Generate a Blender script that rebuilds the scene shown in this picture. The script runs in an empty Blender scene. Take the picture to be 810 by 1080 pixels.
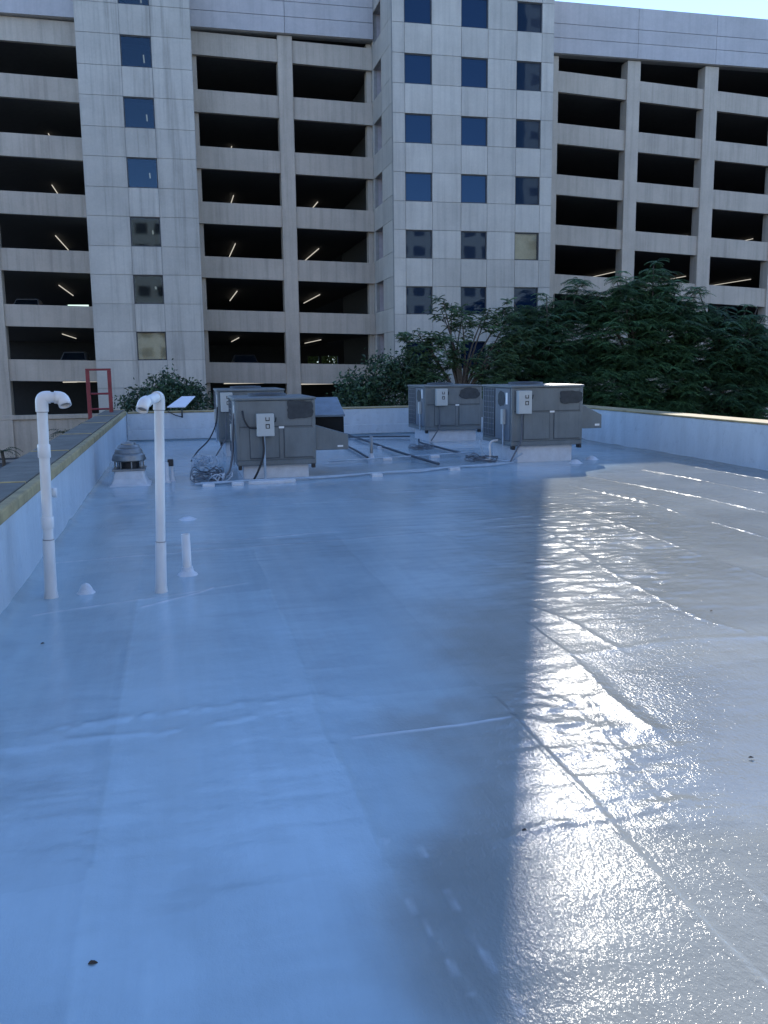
import bpy, bmesh, math, random
import numpy as np
from mathutils import Vector, Matrix

R = math.radians
sc = bpy.context.scene
COL = sc.collection
rnd = random.Random(7)

# ------------------------------------------------------------------ helpers
def tag(o, label=None, cat=None, group=None, kind=None):
    if label: o['label'] = label
    if cat: o['category'] = cat
    if group: o['group'] = group
    if kind: o['kind'] = kind
    return o

def thing(name, label, cat, loc=(0, 0, 0), rotz=0.0, group=None):
    o = bpy.data.objects.new(name, None)
    COL.objects.link(o)
    o.location = loc
    o.rotation_euler = (0, 0, rotz)
    o.empty_display_size = 0.2
    return tag(o, label, cat, group)

class MB:
    """collects shapes and links them as ONE mesh object"""
    def __init__(self):
        self.v = []; self.f = []; self.sm = []
    def add(self, vs, fs, smooth=False):
        n = len(self.v)
        self.v.extend([tuple(p) for p in vs])
        self.f.extend([tuple(i + n for i in f) for f in fs])
        self.sm.extend([smooth] * len(fs))
    def box(self, x0, x1, y0, y1, z0, z1):
        self.hexa([(x0, y0, z0), (x1, y0, z0), (x1, y1, z0), (x0, y1, z0),
                   (x0, y0, z1), (x1, y0, z1), (x1, y1, z1), (x0, y1, z1)])
    def hexa(self, p):
        self.add(p, [(0, 3, 2, 1), (4, 5, 6, 7), (0, 1, 5, 4), (1, 2, 6, 5), (2, 3, 7, 6), (3, 0, 4, 7)])
    def prism(self, poly, axis, a, b):
        """poly: 2-D points in the plane perpendicular to axis"""
        def mk(p, t):
            return {'x': (t, p[0], p[1]), 'y': (p[0], t, p[1]), 'z': (p[0], p[1], t)}[axis]
        n = len(poly)
        self.add([mk(p, a) for p in poly] + [mk(p, b) for p in poly],
                 [tuple(range(n))[::-1], tuple(range(n, 2 * n))] + [(i, (i + 1) % n, n + (i + 1) % n, n + i) for i in range(n)])
    def tube(self, path, rad, n=10, caps=True, smooth=True):
        path = [Vector(p) for p in path]
        m = len(path)
        rr = rad if isinstance(rad, (list, tuple)) else [rad] * m
        rings = []
        t0 = (path[1] - path[0]).normalized()
        ref = Vector((0, 0, 1)) if abs(t0.z) < .9 else Vector((1, 0, 0))
        u = t0.cross(ref).normalized()
        for i in range(m):
            a = path[max(i - 1, 0)]; b = path[min(i + 1, m - 1)]
            t = (b - a).normalized()
            u = (u - t * u.dot(t)).normalized()
            w = t.cross(u)
            rings.append([path[i] + (u * math.cos(2 * math.pi * k / n) + w * math.sin(2 * math.pi * k / n)) * rr[i] for k in range(n)])
        vs = [p for r_ in rings for p in r_]
        fs = []
        for i in range(m - 1):
            for k in range(n):
                k2 = (k + 1) % n
                fs.append((i * n + k, i * n + k2, (i + 1) * n + k2, (i + 1) * n + k))
        self.add(vs, fs, smooth)
        if caps:
            self.add(rings[0], [tuple(range(n))[::-1]])
            self.add(rings[-1], [tuple(range(n))])
    def lathe(self, prof, c=(0, 0, 0), n=28, smooth=True):
        """prof: (radius, z) from bottom to top"""
        m = len(prof)
        vs = []
        for (r_, z) in prof:
            for k in range(n):
                a = 2 * math.pi * k / n
                vs.append((c[0] + r_ * math.cos(a), c[1] + r_ * math.sin(a), c[2] + z))
        fs = []
        for i in range(m - 1):
            for k in range(n):
                k2 = (k + 1) % n
                fs.append((i * n + k, i * n + k2, (i + 1) * n + k2, (i + 1) * n + k))
        self.add(vs, fs, smooth)
        if prof[0][0] > 1e-4: self.add(vs[:n], [tuple(range(n))[::-1]])
        if prof[-1][0] > 1e-4: self.add(vs[-n:], [tuple(range(n))])
    def build(self, name, mat, parent=None, bevel=0.0, seg=1):
        me = bpy.data.meshes.new(name)
        me.from_pydata(self.v, [], self.f)
        me.polygons.foreach_set('use_smooth', self.sm)
        if mat: me.materials.append(mat)
        me.update()
        o = bpy.data.objects.new(name, me)
        COL.objects.link(o)
        if parent: o.parent = parent
        if bevel > 0:
            b = o.modifiers.new('edge', 'BEVEL')
            b.width = bevel; b.segments = seg; b.limit_method = 'ANGLE'; b.angle_limit = R(50)
        return o

def spline(pts, n=8):
    """Catmull-Rom through the points"""
    P = [Vector(p) for p in pts]
    P = [P[0] * 2 - P[1]] + P + [P[-1] * 2 - P[-2]]
    out = []
    for i in range(1, len(P) - 2):
        for k in range(n):
            t = k / n
            a, b, c, d = P[i - 1], P[i], P[i + 1], P[i + 2]
            out.append(0.5 * ((2 * b) + (c - a) * t + (2 * a - 5 * b + 4 * c - d) * t * t + (3 * b - a - 3 * c + d) * t ** 3))
    out.append(P[-2])
    return out

# ------------------------------------------------------------------ materials
class NT:
    def __init__(self, name):
        self.m = bpy.data.materials.new(name)
        self.m.use_nodes = True
        self.t = self.m.node_tree
        self.t.nodes.clear()
        self.out = self.n('ShaderNodeOutputMaterial')
    def n(self, kind, **kw):
        nd = self.t.nodes.new(kind)
        for k, v in kw.items():
            if k.startswith('i_'):
                nd.inputs[k[2:].replace('_', ' ')].default_value = v
            else: setattr(nd, k, v)
        return nd
    def l(self, a, b): self.t.links.new(a, b)
    def coord(self, scale=(1, 1, 1)):
        tc = self.n('ShaderNodeTexCoord'); mp = self.n('ShaderNodeMapping')
        mp.inputs['Scale'].default_value = scale
        self.l(tc.outputs['Object'], mp.inputs['Vector'])
        return mp.outputs['Vector']
    def noise(self, vec, scale, detail=3, rough=.55):
        nd = self.n('ShaderNodeTexNoise')
        nd.inputs['Scale'].default_value = scale; nd.inputs['Detail'].default_value = detail; nd.inputs['Roughness'].default_value = rough
        self.l(vec, nd.inputs['Vector'])
        return nd.outputs['Fac']
    def ramp(self, fac, stops):
        nd = self.n('ShaderNodeValToRGB')
        e = nd.color_ramp.elements
        while len(e) < len(stops): e.new(.5)
        for el, (p, c) in zip(e, stops):
            el.position = p
            el.color = (c, c, c, 1) if not isinstance(c, tuple) else (*c, 1)
        self.l(fac, nd.inputs['Fac'])
        return nd.outputs['Color']
    def mix(self, fac, a, b, mode='MIX'):
        nd = self.n('ShaderNodeMix', data_type='RGBA', blend_type=mode)
        for s, v in ((nd.inputs[0], fac), (nd.inputs[6], a), (nd.inputs[7], b)):
            if hasattr(v, 'node'): self.l(v, s)
            elif isinstance(v, tuple): s.default_value = (*v, 1)
            else: s.default_value = v
        return nd.outputs[2]
    def bump(self, h, strength, dist=.01, nrm=None):
        nd = self.n('ShaderNodeBump')
        nd.inputs['Strength'].default_value = strength; nd.inputs['Distance'].default_value = dist
        self.l(h, nd.inputs['Height'])
        if nrm is not None: self.l(nrm, nd.inputs['Normal'])
        return nd.outputs['Normal']
    def bsdf(self, col, rough=.6, metal=0.0, ior=None, normal=None, coat=None):
        b = self.n('ShaderNodeBsdfPrincipled')
        for s, v in ((b.inputs['Base Color'], col), (b.inputs['Roughness'], rough), (b.inputs['Metallic'], metal)):
            if hasattr(v, 'node'): self.l(v, s)
            elif isinstance(v, tuple): s.default_value = (*v, 1)
            else: s.default_value = v
        if ior: b.inputs['IOR'].default_value = ior
        if normal is not None: self.l(normal, b.inputs['Normal'])
        self.l(b.outputs[0], self.out.inputs['Surface'])
        self.b = b
        return self.m

def simple(name, col, rough=.6, metal=0.0, var=.12, scale=3.0, bump=.0, bscale=60, stretch=(1, 1, 1)):
    """painted / plain surface with uneven tone"""
    t = NT(name)
    v = t.coord(stretch)
    f = t.noise(v, scale, 5, .6)
    lo = tuple(max(0, c * (1 - var)) for c in col); hi = tuple(min(1, c * (1 + var)) for c in col)
    c = t.ramp(f, [(.3, lo), (.7, hi)])
    nrm = None
    if bump: nrm = t.bump(t.noise(t.coord(), bscale, 3), bump, .01)
    return t.bsdf(c, rough, metal, normal=nrm)

def concrete(name, col, streak=.14, island=.05, rough=.85):
    """cast concrete: cloudy tone, vertical run-off streaks, small tone step from panel to panel"""
    t = NT(name)
    cloud = t.ramp(t.noise(t.coord(), .55, 6, .65), [(.3, .88), (.7, 1.08)])
    fine = t.ramp(t.noise(t.coord(), 9, 4, .7), [(.25, .93), (.75, 1.05)])
    st = t.ramp(t.noise(t.coord((2.6, 2.6, .10)), 1.0, 5, .7), [(.34, 1 - streak * 1.8), (.52, 1.0), (.75, 1 + streak * .4)])
    g = t.n('ShaderNodeNewGeometry')
    isl = t.ramp(g.outputs['Random Per Island'], [(0, 1 - island), (1, 1 + island)])
    c = t.mix(1.0, col, cloud, 'MULTIPLY')
    c = t.mix(1.0, c, fine, 'MULTIPLY'); c = t.mix(1.0, c, st, 'MULTIPLY'); c = t.mix(1.0, c, isl, 'MULTIPLY')
    nrm = t.bump(t.noise(t.coord(), 22, 5, .7), .25, .02)
    return t.bsdf(c, rough, normal=nrm)

def emit(name, col, strength):
    t = NT(name)
    e = t.n('ShaderNodeEmission')
    e.inputs['Color'].default_value = (*col, 1); e.inputs['Strength'].default_value = strength
    t.l(e.outputs[0], t.out.inputs['Surface'])
    return t.m

M = {}
M['spandrel'] = concrete('spandrel concrete', (.50, .43, .345), .11, .05)
M['stair_conc'] = concrete('stair tower concrete', (.50, .462, .395), .16, .08)
M['office_conc'] = concrete('office precast concrete', (.525, .485, .415), .09, .085)
M['fascia'] = concrete('pale fascia panel', (.46, .43, .415), .05, .03, .5)
M['joint'] = simple('shadow joint filler', (.30, .29, .27), .9)
M['loggia'] = simple('loggia plaster', (.42, .38, .38), .9)
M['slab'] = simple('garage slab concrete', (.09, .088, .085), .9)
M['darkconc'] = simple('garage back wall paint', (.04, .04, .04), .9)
M['frame'] = simple('bronze window frame', (.035, .038, .042), .45)
M['tube'] = emit('fluorescent tube', (1, .93, .80), .17)
M['signlit'] = emit('lit sign box', (.75, 1, .9), .35)
M['red'] = simple('red oxide paint', (.20, .022, .03), .5, var=.25, scale=9)
M['pvc'] = simple('white pvc pipe', (.68, .67, .65), .35, var=.10, scale=5, stretch=(1, 1, .4))
M['ring'] = simple('dark joint ring', (.24, .24, .24), .7)
M['pvc_in'] = simple('dusty pipe bore', (.30, .28, .25), .8)
M['white'] = simple('white elastomeric paint', (.60, .63, .66), .4, var=.10, scale=7, bump=.5, bscale=40)
M['galv'] = simple('galvanised sheet', (.24, .25, .25), .42, .7, var=.2, scale=5)
M['black'] = simple('black plastic', (.012, .012, .014), .5)
M['void'] = simple('filter cavity', (.006, .007, .008), 1.0)
M['cable'] = simple('grey cable jacket', (.11, .12, .135), .5, var=.3)
M['cable_pale'] = simple('overpainted cable jacket', (.42, .45, .48), .5, var=.3)
M['shade_conduit'] = simple('conduit in painted shade', (.06, .075, .09), .7)  # conduit lying in shadow: its shade is put into the colour
M['cond'] = simple('overpainted conduit', (.38, .46, .53), .4, var=.18, scale=6)
M['boxgrey'] = simple('pale grey enclosure', (.43, .45, .43), .5, var=.06)
M['hoodblue'] = simple('blue grey hood sheet', (.13, .17, .21), .45, var=.2, scale=6)
M['coil'] = simple('dark coil guard', (.055, .065, .075), .6)
M['blot'] = simple('dark overpaint', (.03, .036, .04), .65, var=.3, scale=14)
M['sticker'] = simple('white sticker', (.75, .75, .73), .5)
M['plate'] = simple('white antenna panel', (.70, .72, .78), .35, var=.02)
M['leafdry'] = simple('dry leaf', (.06, .04, .025), .8)
M['blind'] = simple('beige roller blind and reflection stand-in', (.38, .30, .19), .9)
M['bark'] = simple('grey brown bark', (.085, .068, .052), .9, var=.35, scale=8, bump=.6, bscale=30)
M['kerb'] = simple('pale kerb concrete', (.32, .31, .29), .85)

def cabinet_mat(name, col):
    t = NT(name)
    f = t.noise(t.coord((1, 1, .5)), 2.2, 6, .7)
    c = t.ramp(f, [(.3, tuple(a * .78 for a in col)), (.55, col), (.78, tuple(min(1, a * 1.15) for a in col))])
    dirt = t.ramp(t.noise(t.coord((6, 6, .5)), 1.5, 5, .7), [(.3, .88), (.5, 1.0)])
    c = t.mix(1.0, c, dirt, 'MULTIPLY')
    return t.bsdf(c, .42, .0, normal=t.bump(t.noise(t.coord(), 1.7, 2), .2, .02))
M['cab'] = cabinet_mat('weathered grey cabinet paint', (.142, .165, .170))
M['cabside'] = cabinet_mat('weathered blue grey cabinet paint', (.10, .125, .155))

def glass(name, tint, ior):
    t = NT(name)
    nrm = t.bump(t.noise(t.coord(), .9, 1), .04, .05)
    m = t.bsdf(tint, .025, 0, ior=ior, normal=nrm)
    t.b.inputs['Specular Tint'].default_value = (.50, .74, 1, 1)
    return m
M['glass'] = glass('blue reflective glazing', (.003, .012, .034), 1.52)
M['glass_stair'] = glass('stairwell glazing', (.012, .020, .028), 1.75)
def clear(name, tint=(.5, .58, .62, 1)):
    t = NT(name)
    gl = t.n('ShaderNodeBsdfGlossy'); gl.inputs['Roughness'].default_value = .03
    tr = t.n('ShaderNodeBsdfTransparent'); tr.inputs['Color'].default_value = tint
    mx = t.n('ShaderNodeMixShader'); mx.inputs[0].default_value = .035
    gl.inputs['Color'].default_value = (.6, .8, 1, 1)
    t.l(tr.outputs[0], mx.inputs[1]); t.l(gl.outputs[0], mx.inputs[2]); t.l(mx.outputs[0], t.out.inputs['Surface'])
    return t.m
M['clear'] = clear('clear glazing')
M['clear_plain'] = clear('untinted glazing', (.92, .93, .9, 1))

def coated_wall(name, col):
    """trowelled elastomeric coating on a parapet: lumpy, glossy, dirty at the foot in patches"""
    t = NT(name)
    c = t.ramp(t.noise(t.coord((1.5, 1.5, .35)), 1.6, 6, .65), [(.3, tuple(a * .82 for a in col)), (.65, col)])
    spot = t.ramp(t.noise(t.coord(), 7, 4, .7), [(.28, .82), (.42, 1.0)])
    c = t.mix(1.0, c, spot, 'MULTIPLY')
    n1 = t.bump(t.noise(t.coord(), 3.5, 4, .6), .5, .03)
    n2 = t.bump(t.noise(t.coord(), 24, 4, .6), .45, .012, n1)
    return t.bsdf(c, .32, normal=n2)
M['wallcoat'] = coated_wall('white wall coating', (.56, .615, .65))

def coping_mat():
    t = NT('weathered coping')
    c = t.ramp(t.noise(t.coord(), 2.2, 6, .7), [(.28, (.085, .078, .065)), (.5, (.135, .125, .10)), (.75, (.21, .19, .15))])
    return t.bsdf(c, .85, normal=t.bump(t.noise(t.coord(), 30, 4), .5, .01))
M['coping'] = coping_mat()
M['coping_edge'] = simple('tan coping edge', (.33, .255, .125), .8, var=.3, scale=4)
M['sealant'] = simple('yellow sealant joint', (.40, .29, .11), .7, var=.25, scale=9)

def asphalt():
    t = NT('asphalt')
    c = t.ramp(t.noise(t.coord(), .25, 6, .6), [(.3, (.045, .047, .05)), (.7, (.085, .086, .088))])
    return t.bsdf(c, .85, normal=t.bump(t.noise(t.coord(), 60, 3), .3, .01))
M['asphalt'] = asphalt()

def leaf_mat(name, a, b, clump=True):
    t = NT(name)
    g = t.n('ShaderNodeNewGeometry')
    c = t.ramp(g.outputs['Random Per Island'], [(0, a), (.6, tuple((x + y) / 2 for x, y in zip(a, b))), (1, b)])
    if clump:
        ca = t.n('ShaderNodeAttribute', attribute_name='clump'); c = t.mix(1.0, c, ca.outputs['Color'], 'MULTIPLY')
    dif = t.bsdf(c, .45)
    tr = t.n('ShaderNodeBsdfTranslucent'); t.l(c, tr.inputs['Color'])
    mx = t.n('ShaderNodeMixShader'); mx.inputs[0].default_value = .25
    t.l(t.b.outputs[0], mx.inputs[1]); t.l(tr.outputs[0], mx.inputs[2]); t.l(mx.outputs[0], t.out.inputs['Surface'])
    return t.m
M['leaf_a'] = leaf_mat('feathery foliage', (.028, .066, .037), (.085, .165, .063))
M['leaf_b'] = leaf_mat('dark broad foliage', (.02, .046, .03), (.058, .108, .05))
M['leaf_palm'] = leaf_mat('palm leaves', (.02, .046, .03), (.058, .108, .05), False)
M['leaf_e'] = leaf_mat('lighter feathery foliage', (.034, .075, .036), (.098, .185, .068))
M['leaf_d'] = leaf_mat('hedge leaves', (.05, .09, .02), (.12, .17, .04))
M['leaf_c'] = leaf_mat('olive thin foliage', (.04, .08, .04), (.10, .16, .065))

# ------------------------------------------------------------------ roof deck: a real height field
def vnoise(x, y, seed):
    xi = np.floor(x).astype(np.int64); yi = np.floor(y).astype(np.int64)
    fx = x - xi; fy = y - yi
    fx = fx * fx * fx * (fx * (fx * 6 - 15) + 10); fy = fy * fy * fy * (fy * (fy * 6 - 15) + 10)
    def h(a, b):
        n = (a * 374761393 + b * 668265263 + seed * 1442695041) & 0x7fffffff
        n = ((n ^ (n >> 13)) * 1274126177) & 0x7fffffff
        n = n ^ (n >> 16)
        return (n & 0xffff) / 65535.0
    return (h(xi, yi) * (1 - fx) + h(xi + 1, yi) * fx) * (1 - fy) + (h(xi, yi + 1) * (1 - fx) + h(xi + 1, yi + 1) * fx) * fy - .5

def fbm(x, y, seed, octv=3, gain=.5):
    s = 0; a = 1.0
    for k in range(octv):
        s = s + a * vnoise(x + 13.7 * k, y + 5.1 * k, seed + k); x = x * 2.03; y = y * 2.03; a *= gain
    return s

RX0, RX1, RY0, RY1 = -1.42, 10.08, -7.0, 25.2
def seam_field(X, Y, pts, wid, amp, wob=.012, seed=0, bead=0.0, step=0.0):
    """raised lap / bead along a polyline; step lifts the +X (or +Y) side a little and fades out"""
    H = np.zeros_like(X)
    xs = [p[0] for p in pts]; ys = [p[1] for p in pts]
    mrg = .35
    msk = (X > min(xs) - mrg) & (X < max(xs) + mrg) & (Y > min(ys) - mrg) & (Y < max(ys) + mrg)
    if not msk.any(): return H
    x = X[msk]; y = Y[msk]
    x = x + wob * fbm(x * 1.7, y * 1.7, 100 + seed, 3); y = y + wob * fbm(x * 1.7 + 40, y * 1.7, 200 + seed, 3)
    best = np.full(x.shape, 9.0); sgn = np.zeros(x.shape)
    for (ax, ay), (bx, by) in zip(pts[:-1], pts[1:]):
        dx, dy = bx - ax, by - ay; L2 = dx * dx + dy * dy
        t = np.clip(((x - ax) * dx + (y - ay) * dy) / L2, 0, 1)
        px = x - ax - t * dx; py = y - ay - t * dy
        d = np.hypot(px, py)
        k = d < best
        best[k] = d[k]; sgn[k] = np.sign(px * dy - py * dx)[k]
    am = amp * (1 + bead * 2.2 * vnoise(x * 16, y * 16, 300 + seed)) * np.clip(.75 + 1.1 * fbm(x * .9, y * .9, 400 + seed, 2), .15 if seed else .8, 1.5)
    h = am * np.exp(-(best / wid) ** 2)
    if step: h = h + step * np.where(sgn > 0, np.exp(-(best / .16) ** 2), 0)
    H[msk] = h
    return H

SEAMS = [  # polyline, width, height, bead, step
 ([(1.716, 4.6), (1.71, 3.7), (1.70, 3.29), (1.68, 2.70), (1.68, 2.35), (1.70, 1.6)], .013, .0085, .25, .005),
 ([(4.108, 9.44), (3.93, 7.97), (3.83, 7.0), (3.79, 6.3), (3.79, 5.75), (3.9, 5.41)], .030, 0.0072, .5, .003),
 ([(5.227, 11.2), (5.15, 9.94), (5.11, 8.54), (5.06, 7.41), (5.12, 5.5)], .030, 0.0088, .3, .003),
 ([(6.07, 13.0), (6.28, 11.35), (6.32, 10.6), (6.25, 10.13), (6.26, 9.6), (6.29, 6.5)], .030, 0.0096, .3, .003),
 ([(6.85, 14.0), (7.04, 13.0), (7.3, 11.2), (7.44, 7.5)], .032, 0.0104, .3, .003),
 ([(8.26, 14.6), (8.38, 12.9), (8.49, 9.0)], .034, 0.0112, .3, .003),
 ([(9.40, 14.7), (9.49, 10.0)], .036, 0.0112, .4, .003),
 ([(2.48, 5.9), (2.48, 5.26), (2.44, 4.85), (2.37, 4.4), (2.37, 3.98)], .05, .0075, .3, .006),
 ([(.695, 9.47), (2.165, 9.65), (4.12, 9.9)], .020, .0045, .4, .002),
 ([(.045, 9.82), (1.47, 10.1), (4.33, 10.41)], .020, .0040, .4, .002),
 ([(.818, 4.28), (1.2, 4.28), (1.684, 4.313)], .009, .0045, .2, .0),
 ([(2.67, 13.2), (3.88, 13.17), (5.02, 13.27)], .025, .0050, .4, .002),
 ([(.733, 3.25), (.716, 2.95), (.73, 2.73), (.762, 2.49), (.8, 2.2), (.82, 1.7)], .012, .0030, .9, .001),
 ([(.859, 3.2), (.871, 2.84), (.883, 2.56), (.91, 2.2)], .010, .0028, .9, .0),
 ([(-.42, 9.4), (-.42, 8.69), (-.418, 6.7), (-.415, 4.96), (-.427, 3.84), (-.41, 3.2), (-.40, 2.0)], .035, .0030, .6, .002),
 ([(-.20, 3.53), (-.187, 2.88), (-.187, 2.2)], .016, .0022, .5, .001),
 ([(.72, 9.2), (.71, 7.0), (.70, 5.3), (.674, 4.47), (.703, 3.93), (.715, 3.54), (.71, 3.15)], .030, .0032, .5, .003),
 ([(-.72, 4.77), (-.43, 4.83), (.085, 4.9), (.745, 4.91), (1.03, 4.65), (1.336, 4.36)], .055, .0036, .9, .0),
 ([(-1.3, 4.55), (-.7, 4.62), (-.2, 4.60), (.3, 4.7)], .04, .0022, .9, .0),
 ([(1.2, 3.13), (1.45, 3.20), (1.7, 3.17), (2.1, 3.26)], .040, .0035, .5, .0),
 ([(2.67, 6.4), (2.79, 5.95), (2.84, 5.29)], .03, .0055, .4, .002),
 ([(-1.2, 7.2), (-1.03, 7.28), (-.53, 7.44), (.015, 7.62), (.52, 7.83)], .022, .0040, .6, .0),
 ([(-.37, 7.24), (.1, 7.59), (.22, 7.73)], .02, .0030, .6, .0),
 ([(2.0, 4.79), (2.1, 4.45), (2.10, 4.1), (1.98, 3.22), (1.974, 2.79), (1.94, 2.4)], .013, .0042, .8, .001),
 ([(2.237, 4.49), (2.10, 3.79), (2.06, 3.2)], .014, .0035, .8, .0),
 ([(-1.3, 9.2), (-.64, 9.35), (.695, 9.47)], .018, .0030, .4, .0),
 ([(3.2, 12.1), (5.9, 11.9), (9.9, 12.2)], .03, .0030, .4, .0),
 ([(2.5, 5.2), (3.4, 5.35), (4.6, 5.1)], .05, .0045, .3, .0),
 ([(-1.3, 12.3), (1.2, 12.5), (4.9, 12.4)], .03, .0030, .4, .0),
 ([(2.1, 18.9), (5.5, 19.0), (9.6, 18.8)], .03, .0030, .4, .0),
]

SEALED = (8, 9, 10, 11, 12, 13, 21, 22, 25)   # laps touched up with a bead of white sealer

def roof_height(X, Y):
    H = .010 * fbm(X / 2.6, Y / 2.6, 1, 2) + .0055 * fbm(X / .8, Y / .9, 11, 2) + np.exp(-((X - 1.8) / 1.1) ** 2 - ((Y - 2.9) / .9) ** 2) * .0046 * fbm(X / .34, Y / .26, 15, 2)
    # horizontal ripples in the coating where the sheet has slackened
    amp = .35 + 1.3 * np.clip(fbm(X / 1.6, Y / 1.6, 31, 2) + .12, 0, 1)
    H += amp * .0048 * fbm(X / .55 + .6 * Y, Y / .15, 41, 3, .45)
    # crumpled strip by the shadow line
    cr = np.exp(-((X - 1.95) / .42) ** 2) * np.exp(-((Y - 4.1) / 1.25) ** 2)
    H += cr * .011 * fbm(X / .20 + Y * .8, Y / .11, 51, 3, .5)
    cr2 = np.exp(-((X - .42 * Y - .9) / 1.5) ** 2) * np.exp(-((Y - 9.2) / 3.2) ** 4)
    H += cr2 * .0135 * fbm(X / .24, Y / .105, 61, 3, .5)
    H += .0010 * fbm(X / .07, Y / .07, 71, 2)
    for i, (pts, w, a, bd, st) in enumerate(SEAMS):
        H += seam_field(X, Y, pts, w, a, .012, i, bd, st)
    # cant: the coating sweeps up a little at the walls
    e = np.minimum(X - RX0, RX1 - X); e2 = np.minimum(e, RY1 - Y)
    H += .055 * np.exp(-(np.maximum(e2, 0) / .06)) * (1 + .6 * fbm(X * 2, Y * 2, 81, 2))
    return H

def build_roof():
    nx = 760
    xs = np.linspace(RX0, RX1, nx)
    ys = [RY0]
    while ys[-1] < 1.6: ys.append(ys[-1] + .12)
    while ys[-1] < RY1:
        ys.append(ys[-1] + max(.0078, ys[-1] * .0034))
    ys[-1] = RY1
    ys = np.array(ys); ny = len(ys)
    X, Y = np.meshgrid(xs, ys)
    Z = roof_height(X, Y)
    co = np.stack([X, Y, Z], -1).reshape(-1, 3).astype(np.float32)
    idx = np.arange(nx * ny).reshape(ny, nx)
    q = np.stack([idx[:-1, :-1], idx[:-1, 1:], idx[1:, 1:], idx[1:, :-1]], -1).reshape(-1, 4).astype(np.int32)
    me = bpy.data.meshes.new('roof_deck')
    me.vertices.add(len(co)); me.vertices.foreach_set('co', co.ravel())
    me.loops.add(q.size); me.loops.foreach_set('vertex_index', q.ravel())
    me.polygons.add(len(q))
    me.polygons.foreach_set('loop_start', np.arange(0, q.size, 4, dtype=np.int32))
    me.polygons.foreach_set('loop_total', np.full(len(q), 4, dtype=np.int32))
    me.polygons.foreach_set('use_smooth', np.ones(len(q), dtype=bool))
    # top coat to grey base coat; sunlit grey painted in, edge tracks the building shadow
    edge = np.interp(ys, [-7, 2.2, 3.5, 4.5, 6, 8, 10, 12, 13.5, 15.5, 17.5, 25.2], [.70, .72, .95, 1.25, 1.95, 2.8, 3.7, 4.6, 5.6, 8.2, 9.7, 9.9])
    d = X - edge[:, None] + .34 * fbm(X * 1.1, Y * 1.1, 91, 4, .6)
    coat = 1 / (1 + np.exp(-d / np.interp(Y, [2, 4.6, 6, 25], [.08, .12, .2, .4])))  # mask of the sunlit grey painted beside the shadow edge
    # rolls of membrane differ a little in tone; strips were coated on different days
    xe = np.array([-9, -.42, .715, 1.70, 2.45, 3.85, 5.1, 6.28, 7.35, 8.42, 9.45, 99]); ye = np.array([-99, 3.25, 4.85, 7.5, 9.9, 13.2, 18.9, 99])
    gi = np.searchsorted(xe, X + .03 * fbm(X * 2, Y * 2, 97, 2)); gj = np.searchsorted(ye, Y + .08 * fbm(X * 1.5, Y * 3, 98, 3))
    tb = np.random.default_rng(12).uniform(.93, 1.05, (16, 10))
    tone = tb[gi, gj]
    pud = np.clip((fbm(X / 1.5, Y / 2.2, 99, 4) - .16) * 14, 0, 1) * .10       # dried puddle marks
    tone = tone * (1 - pud)
    # orange-peel of the roller: strong on the greyer side, faint on the bluer side
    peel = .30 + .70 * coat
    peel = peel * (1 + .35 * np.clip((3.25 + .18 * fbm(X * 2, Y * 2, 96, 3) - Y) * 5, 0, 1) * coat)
    # specular cut on the strip nearest the camera to damp the sun's hot spot
    gloss = 1 - .86 * np.clip((3.22 + .25 * fbm(X * 1.6, Y * 2.2, 94, 3) - Y) * 4, 0, 1) * coat
    for nm, arr in (('tone', tone), ('peel', peel), ('gloss', gloss)):
        at = me.attributes.new(nm, 'FLOAT', 'POINT'); at.data.foreach_set('value', arr.ravel().astype(np.float32))
    at = me.attributes.new('sunside_grey', 'FLOAT', 'POINT')
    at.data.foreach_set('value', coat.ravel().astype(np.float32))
    bead = np.zeros_like(X)
    for i in SEALED:
        pts, wd, a_, bd, st_ = SEAMS[i]
        q = seam_field(X, Y, pts, max(wd * .75, .010), 1.0, .012, i, bd, 0)
        if i in (12, 13): q = q * np.clip(3.2 * fbm(X * 14, Y * 9, 95, 2) + .25, 0, 1)   # spattered, not continuous
        bead = np.maximum(bead, q)
    at = me.attributes.new('sealer', 'FLOAT', 'POINT')
    at.data.foreach_set('value', np.clip(bead, 0, 1).ravel().astype(np.float32))
    me.update(calc_edges=True)
    t = NT('rolled roof coating')
    a = t.n('ShaderNodeAttribute', attribute_name='sunside_grey')
    stain = t.ramp(t.noise(t.coord(), .9, 6, .65), [(.3, .86), (.65, 1.05)])
    roll = t.ramp(t.noise(t.coord((9, .35, 1)), 1.0, 4, .6), [(.3, .95), (.7, 1.03)])
    speck = t.ramp(t.noise(t.coord(), 46, 3, .6), [(.16, .55), (.22, 1.0)])
    c = t.mix(a.outputs['Fac'], (.38, .495, .55), (.25, .26, .242))  # blue coat, then the sunlit grey painted beside the shadow edge
    sl = t.n('ShaderNodeAttribute', attribute_name='sealer')
    c = t.mix(sl.outputs['Fac'], c, (.62, .66, .70))
    tn = t.n('ShaderNodeAttribute', attribute_name='tone')
    for k in (stain, roll, speck, tn.outputs['Color']): c = t.mix(1.0, c, k, 'MULTIPLY')
    rg = t.ramp(t.noise(t.coord(), 1.1, 5, .6), [(.3, .045), (.7, .085)])
    pe = t.n('ShaderNodeAttribute', attribute_name='peel')
    n1 = t.bump(t.noise(t.coord((1, .6, 1)), 54, 2, .6), .46, .010)
    n1.node.inputs['Strength'].default_value = .46
    mu = t.n('ShaderNodeMath', operation='MULTIPLY'); mu.inputs[1].default_value = .27; t.l(pe.outputs['Fac'], mu.inputs[0]); t.l(mu.outputs[0], n1.node.inputs['Strength'])
    n2 = t.bump(t.noise(t.coord(), 160, 2, .6), .2, .0035, n1)
    rmat = t.bsdf(c, rg, ior=1.45, normal=n2)
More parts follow.
